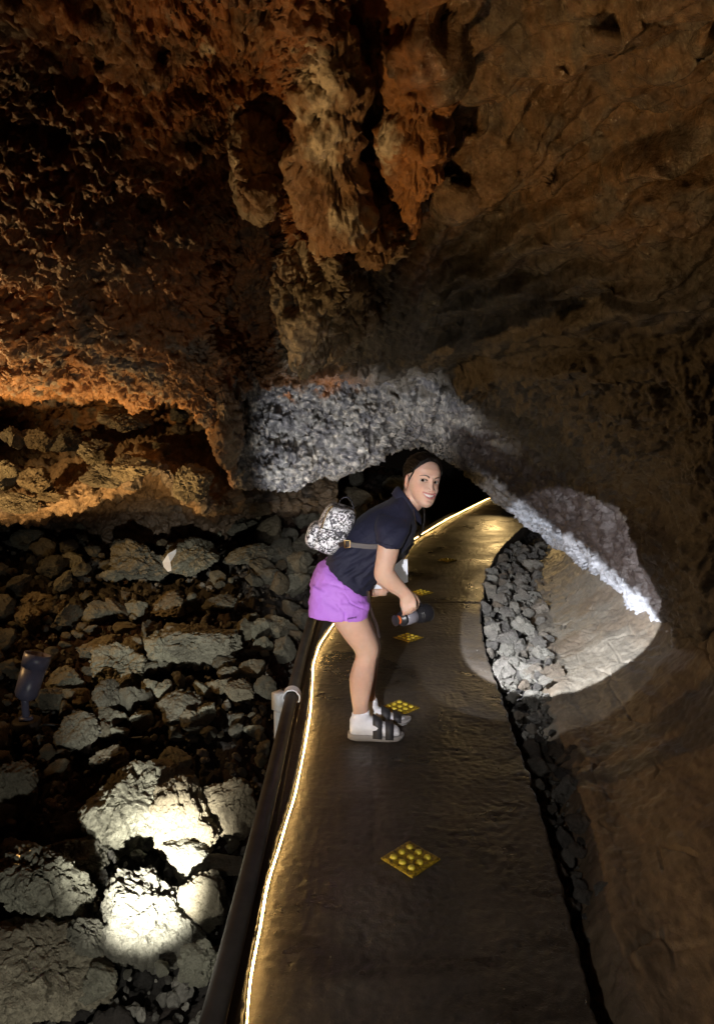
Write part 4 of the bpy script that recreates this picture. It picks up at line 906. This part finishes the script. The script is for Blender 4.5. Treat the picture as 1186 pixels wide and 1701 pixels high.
def hair_mat():
    m, nt, b = new_mat('hair'); tc = nt.nodes.new('ShaderNodeTexCoord'); mp = N(nt, 'ShaderNodeMapping'); mp.inputs['Scale'].default_value = (40, 40, 200); nt.links.new(tc.outputs['Object'], mp.inputs[0])
    c = ramp(nt, noise(nt, mp.outputs[0], 3, 4), [(.3, (.002, .0014, .0011)), (.7, (.008, .0048, .0033))]); nt.links.new(c, b.inputs['Base Color']); b.inputs['Roughness'].default_value = .42
    b.inputs['Specular IOR Level'].default_value = .25; nt.links.new(bump(nt, noise(nt, mp.outputs[0], 4, 4), .7, .002), b.inputs['Normal']); return m
wobj('hair', v, f, hair_mat(), person)

# ---- clothes
def cloth(name, parts, vox, mat, it=5, disp=None, cut=None, col=None):
    V, Fs = join(parts); V, Fs = remesh(V, Fs, vox, it, .5)
    if disp is not None:
        Nn = vnormals(V, Fs); V = V + Nn * disp(V)[:, None]
    return wobj(name, V, Fs, mat, person)
shirt_t = [((538, 932), (611, 989), 0, .158), ((546, 917), (620, 970), 0, .152), ((560, 897), (640, 948), 0, .15), ((582, 872), (664, 927), 0, .16), ((612, 848), (683, 903), 0, .175), ((638, 834), (691, 877), 0, .165), ((655, 824), (692, 860), 0, .115), ((664, 816), (690, 853), 0, .078)]
sl_n = [((628, 852), (684, 862), -.10, .07), ((623, 870), (683, 876), -.16, .068), ((624, 888), (675, 894), -.192, .062), ((626.5, 904), (665, 913), -.203, .058)]
sl_f = [((640, 852), (690, 862), .10, .07), ((644, 872), (692, 878), .15, .066), ((644, 895), (687, 902), .18, .062), ((643, 912), (677, 923), .185, .056)]
def wr(V):
    low = sstep(1.05, .8, V[:, 2]); q = np.stack([V[:, 0] * 1.0 + V[:, 2] * .8, V[:, 1] * .9, V[:, 2] - V[:, 0] * .7], 1)
    px, py = proj(V); hemd = (932 + (px - 538) * .78) - py; low = low * (.12 + .88 * sstep(1, 10, hemd)); px2 = px
    return (.012 * low + .002) * fbm(q * [5, 7, 30], 1, 3, off=2) + .004 * fbm(V, 12, 2) - .007 * sstep(.16, 0, np.abs(fbm(q * [3, 5, 15], 1, 2, off=8))) * low
def navy():
    m, nt, b = new_mat('navy_knit'); tc = nt.nodes.new('ShaderNodeTexCoord'); co = tc.outputs['Object']
    c = ramp(nt, noise(nt, co, 9, 4), [(.3, (.009, .010, .026)), (.7, (.015, .016, .038))]); nt.links.new(c, b.inputs['Base Color']); b.inputs['Roughness'].default_value = .72; b.inputs['Sheen Weight'].default_value = .03; b.inputs['Specular IOR Level'].default_value = .3
    n1 = bump(nt, noise(nt, co, 26, 4, .5, .8), .7, .006); n1 = bump(nt, noise(nt, co, 400, 2), .4, .0008, n1); nt.links.new(n1, b.inputs['Normal']); return m
M_navy = navy()
cloth('polo_shirt', [rl(shirt_t), rl(sl_n), rl(sl_f)], .006, M_navy, 5, wr)
# collar band standing round the neck, open at the throat
cr = []
for k_, (L_, R_, gr) in enumerate([((661, 820), (692, 860), .012), ((665, 811), (696, 852), .010), ((662, 814), (698, 858), .019), ((656, 826), (697, 868), .026)]):
    q = ringp(L_, R_, -.0, .064, .95); c_ = q.mean(0); q = c_ + (q - c_) * (1 + gr / np.linalg.norm(q - c_, axis=1)[:, None]); sel = [(i + 3) % 28 for i in range(23)]; cr.append(q[sel])
cv = crom(np.array(cr), 14); wobj('collar', cv.reshape(-1, 3), gridfaces(14, 23), M_navy, person)
# shorts
sh_top = [((556, 924), (606, 968), 0, .105), ((541, 927), (611, 985), 0, .138), ((527, 940), (614, 998), 0, .162), ((518, 958), (615, 1006), 0, .17), ((515, 975), (614, 1010), 0, .172)]
sh_n = [((517, 970), (613, 1000), -.075, .096), ((513.5, 990), (613, 1010), -.085, .1), ((512, 1008), (612, 1018), -.092, .1), ((511.5, 1022), (611.5, 1027), -.096, .1)]
sh_f = [((524, 970), (613, 1000), .075, .096), ((522, 990), (613, 1008), .085, .1), ((521, 1006), (613, 1014), .09, .1), ((520, 1018), (613, 1020), .092, .1)]
def wr2(V):
    q = np.stack([V[:, 0] * 1.2 - V[:, 2] * .5, V[:, 1], V[:, 2] + V[:, 0] * .6], 1); px, py = proj(V); slit = (np.abs(px - 573.5) < (py - 1012) * .16) * (py > 1012) * (V[:, 1] < D0 - .1)
    cre = sstep(.14, .0, np.abs(fbm(q * [5, 5, 13], 1, 2, off=14)))
    cre = cre * sstep(1026, 1006, py); fade_ = .25 + .75 * sstep(1026, 1004, py)
    return fade_ * .008 * fbm(q * [9, 7, 16], 1, 3, off=4) + .002 * fbm(V, 30, 2) - .007 * cre * (.4 + .6 * sstep(540, 600, px)) - .006 * slit
def purple():
    m, nt, b = new_mat('purple_shorts'); tc = nt.nodes.new('ShaderNodeTexCoord'); co = tc.outputs['Object']
    c = ramp(nt, noise(nt, co, 7, 4), [(.3, (.40, .15, .62)), (.7, (.47, .19, .70))]); nt.links.new(c, b.inputs['Base Color']); b.inputs['Roughness'].default_value = .65
    n1 = bump(nt, noise(nt, co, 24, 4, .5, .6), .6, .005); n1 = bump(nt, noise(nt, co, 500, 2), .3, .0006, n1); nt.links.new(n1, b.inputs['Normal']); return m
M_pur = purple()
cloth('shorts', [rl(sh_top), rl(sh_n), rl(sh_f)], .006, M_pur, 4, wr2)
v, f = tube([P(x_, y_, D0 - d_) for x_, y_, d_ in [(627, 901, .24), (636, 903.5, .266), (648, 906.5, .268), (658, 909, .255), (665, 911, .225)]], .0016, 6, 24); wobj('sleeve_hem', v, f, M_navy, person)
# tiny dark print and slit on the hem of the shorts
pr_ = []
for k_ in range(7):
    c_ = P(577.5 + k_ * 2.3, 1028.2 - k_ * .35, D0 - .2); pr_.append(box(c_, (.0022, 0, 0), (0, .003, 0), (.0003, 0, .0026 + .001 * (k_ % 3 == 0))))
v, f = join(pr_); wobj('hem_print', v, f, plain('print', (.16, .05, .28), .7), person, smooth=False)
# socks
sock_n = [((585, 1184), (613.5, 1180), -.1, .036), ((585, 1192), (614, 1190), -.1, .036), ((583, 1205), (618, 1204), -.1, .037)]
def gf(rows, g): return rl(rows, g)
M_sock = plain('white_sock', (.84, .84, .90), .9, bs=300, ba=.001, vary=.06, vs=40)
sock_f = [((602, 1163), (625.5, 1160), .09, .036), ((600.5, 1172), (627.5, 1171), .09, .036), ((598, 1186), (630, 1185), .09, .037)]
cloth('sock', [gf(sock_n, .002), gf(near_foot, .004)], .0045, M_sock, 3, lambda V: .0012 * fbm(V, 40, 2))
cloth('sock', [gf(sock_f, .002), gf(far_foot, .004)], .0045, M_sock, 3, lambda V: .0012 * fbm(V, 40, 2))
# sandals (sole with two wide straps)
M_sole = plain('sandal_sole', (.36, .34, .34), .75, bs=120, ba=.001); M_strap = plain('sandal_strap', (.030, .029, .034), .6, bs=160, ba=.001)
def sandal(foot, dy):
    h0 = P(*foot[0][1], D0 + dy); t0 = P(*foot[-1][1], D0 + dy); xa = h0[0] - .012; xb = t0[0] + .022; yc = h0[1]
    s_ = np.linspace(0, 1, 40); wd_ = np.interp(s_, [0, .04, .15, .4, .7, .88, .96, 1], [.006, .025, .036, .037, .048, .044, .026, .006])
    top = .036 - .014 * s_ + .006 * (s_ > .9) * (s_ - .9) * 10; rings = []
    for i in range(40):
        X_ = xa + (xb - xa) * s_[i]; b_ = .003 + .004 * (abs(s_[i] - .5) * 2) ** 3 + (.006 * max(0, s_[i] - .88) / .12); w = wd_[i]; tp = top[i]
        rings.append(np.array([(X_, yc - w * .96, b_), (X_, yc - w, (b_ + tp) / 2), (X_, yc - w * .97, tp), (X_, yc - w * .5, tp - .001), (X_, yc + w * .5, tp - .001), (X_, yc + w * .97, tp), (X_, yc + w, (b_ + tp) / 2), (X_, yc + w * .96, b_), (X_, yc, b_)]))
    v, f = loft(rings); so = wobj('sandal', v, f, M_sole, person)
    for (u0, u1, l0, l1) in ((.44, .60, .36, .56), (.66, .80, .56, .76)):
        # strap arches over the instep: outer (near) edge sits at u, top at l
        pr = []
        for e_ in (0, 1):
            uu = (u0, u1)[e_]; ll = (u0 + .02, u1 + .03)[e_] - .02
            a_ = np.linspace(0, math.pi, 17); row_ = []
            for q_ in a_:
                u_ = uu + (ll - uu) * math.sin(q_); X_ = xa + (xb - xa) * u_; w = np.interp(u_, s_, wd_) + .003
                fx = np.interp(X_, [P(r[0][0], r[0][1], D0 + dy)[0] for r in foot], [P(r[0][0], r[0][1], D0 + dy)[2] for r in foot])
                tp = np.interp(u_, s_, top); row_.append((X_, yc - w * math.copysign(abs(math.cos(q_)) ** .75, math.cos(q_)), tp - .006 + (fx + .016 - tp + .006) * math.sin(q_) ** .7))
            pr.append(np.array(row_))
        inner = [p_ - [0, 0, .005] for p_ in pr]
        V_, F_ = loft([np.array([pr[0][i], pr[1][i], inner[1][i], inner[0][i]]) for i in range(17)])
        wobj('strap', V_, F_, M_strap, so)
sandal(near_foot, -.1); sandal(far_foot, .09)
# necklace
v, f = tube([P(686, 842, D0 - .075), P(690, 862, D0 - .1), P(691, 872, D0 - .08)], .0013, 6, 14); wobj('necklace', v, f, plain('gold', (.6, .45, .2), .3, 1), person)

# ------------------------------------------------------------------ backpack
def bag_mat():
    m, nt, b = new_mat('floral_print'); tc = nt.nodes.new('ShaderNodeTexCoord'); co = tc.outputs['Object']
    nz_ = N(nt, 'ShaderNodeTexNoise', Scale=26, Detail=3); nt.links.new(co, nz_.inputs['Vector'])
    mx_ = N(nt, 'ShaderNodeMix', data_type='RGBA', blend_type='LINEAR_LIGHT'); mx_.inputs[0].default_value = .05; nt.links.new(co, mx_.inputs[6]); nt.links.new(nz_.outputs['Color'], mx_.inputs[7])
    vo = N(nt, 'ShaderNodeTexVoronoi', Scale=24, feature='DISTANCE_TO_EDGE'); nt.links.new(mx_.outputs[2], vo.inputs['Vector'])
    vf = N(nt, 'ShaderNodeTexVoronoi', Scale=58); nt.links.new(mx_.outputs[2], vf.inputs['Vector'])
    c1 = ramp(nt, vo.outputs[0], [(.035, (.03, .03, .035)), (.075, (.80, .80, .84))])
    c2 = ramp(nt, noise(nt, mx_.outputs[2], 36, 2, .5, 1.2), [(.53, (1, 1, 1)), (.56, (.12, .12, .14))])
    nt.links.new(mul(nt, c1, c2), b.inputs['Base Color']); b.inputs['Roughness'].default_value = .6
    nt.links.new(bump(nt, noise(nt, co, 40, 3), .4, .003), b.inputs['Normal']); return m
M_bag = bag_mat(); M_lth = plain('dark_strap', (.035, .022, .02), .5); M_gold = plain('brass', (.62, .42, .16), .3, 1.0); M_blk = plain('black_cloth', (.015, .015, .022), .7)
bagb = P(545, 918, D0)
bag = empty('backpack', bagb, 'small white backpack with black floral print worn on the back of the woman', 'backpack')
def bagpart(name, rows, vox, mat, it=4, disp=None):
    V, Fs = rl(rows); V, Fs = remesh(V, Fs, vox, it, .5)
    if disp is not None: V = V + vnormals(V, Fs) * disp(V)[:, None]
    return wobj(name, V, Fs, mat, bag)
bd = lambda V: .003 * fbm(V, 16, 3)
bagpart('bag_body', [((523, 906), (553, 919), 0, .095, .6), ((519, 897), (562, 911), 0, .125, .6), ((526, 872), (580, 886), 0, .128, .6), ((537, 850), (590, 864), 0, .125, .6), ((546, 840), (591, 852), 0, .115, .65), ((553, 837), (587, 846), 0, .09, .7)], .005, M_bag, 4, bd)
bagpart('front_pocket', [((514, 904), (536, 910), 0, .09, .6), ((508, 896), (532, 903), 0, .105, .6), ((511, 880), (536, 886), 0, .105, .6), ((518, 869), (540, 875), 0, .1, .65), ((524, 866), (538, 870), 0, .085, .7)], .005, M_bag, 4, bd)
zp = [P(x_, y_, D0 - .13) for x_, y_ in [(534, 877), (537, 866), (541, 855), (546, 846), (553, 839.5)]]
v, f = tube(zp, .0042, 8, 24, .6); wobj('zip', v, f, M_blk, bag)
v, f = tube([p_ + np.array([.002, -.003, 0]) for p_ in zp], .0021, 8, 24); wobj('zip_teeth', v, f, M_gold, bag)
v, f = tube([P(x_, y_, D0 - .132) for x_, y_ in [(531, 876), (545, 880), (562, 884), (573, 885)]], .0022, 8, 18); wobj('seam', v, f, M_blk, bag)
st = [P(x_, y_, D0 + d_) for x_, y_, d_ in [(562, 905, -.12), (575, 904, -.155), (592, 906, -.165), (612, 908, -.17), (632, 908, -.172)]]
v, f = tube(st, .011, 10, 24, .28); 
sv_ = []
def band(pts, w, th):
    p_ = crom(np.array(pts), 26); T = np.gradient(p_, axis=0); T /= np.linalg.norm(T, axis=1)[:, None]; nrm_ = np.array([0, -1.0, 0]); rg = []
    for i in range(26):
        u_ = np.cross(T[i], nrm_); u_ /= np.linalg.norm(u_); rg.append(np.array([p_[i] + u_ * w + nrm_ * th, p_[i] - u_ * w + nrm_ * th, p_[i] - u_ * w - nrm_ * th, p_[i] + u_ * w - nrm_ * th]))
    return loft(rg)
v, f = band(st, .011, .003); wobj('strap', v, f, M_lth, bag, smooth=False)
bc_ = P(577, 904, D0 - .163); q = np.array([(-.012, 0, -.017), (.012, 0, -.014), (.012, 0, .017), (-.012, 0, .017), (-.012, 0, -.017)]) + bc_
v, f = tube(q, .0028, 8); wobj('buckle', v, f, M_gold, bag)
v, f = tube([P(x_, y_, D0 - .01) for x_, y_ in [(562, 838), (568, 828), (577, 826), (584, 833), (588, 846)]], .006, 8, 20, .6); wobj('handle', v, f, M_blk, bag)
# loose strap end hanging in front of the thigh
v, f = band([P(x_, y_, D0 + d_) for x_, y_, d_ in [(611, 982, -.12), (613, 1000, -.10), (619, 1022, -.07), (626, 1040, -.05), (630, 1060, -.04)]], .006, .002); wobj('strap_end', v, f, M_lth, bag, smooth=False)

# ------------------------------------------------------------------ folded paper in the far hand
pD = D0 + .035
pq = [P(622, 953, pD), P(660, 930, pD + .02), P(677, 929, pD + .03), P(677.5, 967, pD + .03), P(640, 978, pD), P(611, 978.5, pD - .01)]
v, f = sheetpoly(pq, .002); tag(wobj('paper_sheet', v, f, plain('paper', (.78, .82, .92), .6, bs=8, ba=.003, vary=.05), base=P(640, 978, pD), smooth=False), 'pale blue-white folded paper held behind the forearm of the woman', 'paper')

# ------------------------------------------------------------------ flashlight
FDn = D0 - .205
tl = P(663, 1029.5, FDn); axf = np.array([.80, .60, .03]); axf /= np.linalg.norm(axf)
torch = empty('flashlight', P(688, 1040, FDn), 'black flashlight with grey barrel sleeve and orange tail, gripped low by the woman', 'flashlight')
M_tb = plain('torch_black', (.018, .018, .022), .35); M_ts = plain('torch_sleeve', (.32, .31, .36), .4, .3, vary=.1); M_to = plain('torch_orange', (.75, .16, .04), .4, vary=.1)
v, f = lathe([(-.002, .020), (0, .026), (.012, .027), (.014, .0345), (.024, .036), (.026, .033), (.10, .033), (.105, .037), (.13, .040), (.14, .0435), (.175, .0445), (.18, .042), (.18, .036), (.172, .034)], tl, axf, 40); wobj('barrel', v, f, M_tb, torch)
v, f = lathe([(.030, .0335), (.031, .0348), (.088, .0348), (.089, .0335)], tl, axf, 40); wobj('sleeve', v, f, M_ts, torch)
v, f = lathe([(-.020, .010), (-.018, .018), (-.003, .0205), (0, .019)], tl, axf, 24); wobj('tail_cap', v, f, M_to, torch)
v, f = lathe([(-.026, .022), (-.024, .026), (-.020, .026), (-.020, .018)], tl, axf, 28); wobj('tail_ring', v, f, M_tb, torch)
v, f = lathe([(.1725, .0345), (.174, .0345)], tl, axf, 32); wobj('lens', v, f, plain('torch_lens', (.8, .85, .9), .1, emit=(.85, .92, 1), es=30), torch)
hz = np.array([0, 0, 1.0])
hpts = [tl + axf * .022 + hz * .03, tl + axf * .028 + hz * .055, tl + axf * .045 + hz * .062, tl + axf * .085 + hz * .062, tl + axf * .115 + hz * .06, tl + axf * .135 + hz * .04]
v, f = tube(hpts, .0085, 12, 40); wobj('handle', v, f, M_tb, torch)
for k_ in range(3):
    v, f = lathe([(.108 + k_ * .008, .0385 + k_ * .0012), (.111 + k_ * .008, .0395 + k_ * .0012), (.113 + k_ * .008, .0385 + k_ * .0012)], tl, axf, 40); wobj('grip_ring', v, f, M_tb, torch)

# ------------------------------------------------------------------ lamps and added fill lights
def spot(name, loc, target, power, col, size, blend, rad=.02):
    L = bpy.data.lights.new(name, 'SPOT'); L.energy = power; L.color = col; L.spot_size = R(size); L.spot_blend = blend; L.shadow_soft_size = rad
    o = bpy.data.objects.new(name, L); COL.objects.link(o); o.location = Vector(loc); o.rotation_euler = (Vector(target) - Vector(loc)).to_track_quat('-Z', 'Y').to_euler(); return o
lensP = tl + axf * .19; nfl = np.array([.585, .787, -.235])
spot('flashlight_beam', lensP, lensP + nfl, 430, (.92, .95, 1.0), 47.5, .08, .012)
spot('flashlight_spill', lensP, lensP + np.array([.56, .70, -.47]), 13, (.95, .95, .95), 66, .10, .012)
spot('boulder_spot', (-.62, 1.15, .22), P(262, 1465, 2.55), 2400, (1, .98, .87), 18, 1.0, .015)
spot('boulder_row', (-.62, 1.15, .04), P(275, 1215, 3.7), 470, (1, .97, .86), 27, .9, .015)
spot('boulder_spill', (-.62, 1.15, .10), (-.9, 3.2, -.25), 38, (1, .97, .86), 120, .5, .015)
spot('flood_beam', tb + ax * .09, P(130, 700, 5.0), 190, (1, .56, .20), 96, .8, .03)
spot('ledge_spot', (-3.3, 4.2, 1.30), (-1.9, 4.7, 1.55), 120, (1, .58, .22), 140, .6, .03)
spot('arch_spot', (-.42, 4.05, .32), P(585, 768, 5.0), 88, (.93, .95, 1.0), 62, .45, .02)
spot('photographer_torch', (-.40, .25, 1.35), P(632, 955, D0), 390, (1, .96, .95), 29, .45, .03)
spot('foreground_fill', (-.40, .25, 1.35), P(830, 1450, D0), 40, (1, .95, .90), 62, 1.0, .03)  # added fill for the near path and lower right bank, source unseen
spot('ceiling_wash', (.74, 1.8, -.12), (.55, 1.8, 2.6), 15, (1, .62, .27), 90, .9, .02)  # added fill hidden in the gutter to brighten the ceiling
spot('ceiling_rake', (-1.25, 2.5, -.1), (.5, 2.0, 2.65), 140, (1, .60, .24), 58, .9, .015)  # added unseen light, raking across the ceiling folds for relief
spot('ceiling_wash_rocks', (-1.3, 2.6, -.2), (-.9, 2.9, 2.6), 22, (1, .56, .22), 110, .7, .02)  # added unseen fill among the rocks for the left ceiling
spot('tunnel_fill', (2.3, 11.8, .75), (1.0, 7.6, 0), 42, (1, .66, .26), 80, .7, .05)  # added out of sight beyond the bend to turn the far path golden

# ------------------------------------------------------------------ world, camera, render
w = bpy.data.worlds.new('World'); scene.world = w; w.use_nodes = True
w.node_tree.nodes['Background'].inputs[0].default_value = (.012, .009, .007, 1); w.node_tree.nodes['Background'].inputs[1].default_value = .15
cam = bpy.data.cameras.new('camera'); co_ = bpy.data.objects.new('camera', cam); COL.objects.link(co_)
cam.sensor_fit = 'HORIZONTAL'; cam.sensor_width = 36; cam.lens = 36 * F / 1186; cam.clip_start = .02; cam.clip_end = 200
co_.location = (0, 0, CAMZ); co_.rotation_euler = (R(90) - PITCH, 0, 0); scene.camera = co_
scene.view_settings.view_transform = 'Standard'; scene.view_settings.look = 'None'; scene.view_settings.exposure = 0; scene.view_settings.gamma = 1
scene.render.engine = 'CYCLES'; scene.cycles.use_denoising = True; scene.cycles.max_bounces = 6; scene.cycles.diffuse_bounces = 3; scene.cycles.glossy_bounces = 3
scene.cycles.sample_clamp_indirect = 4.0; scene.cycles.caustics_reflective = False; scene.cycles.caustics_refractive = False
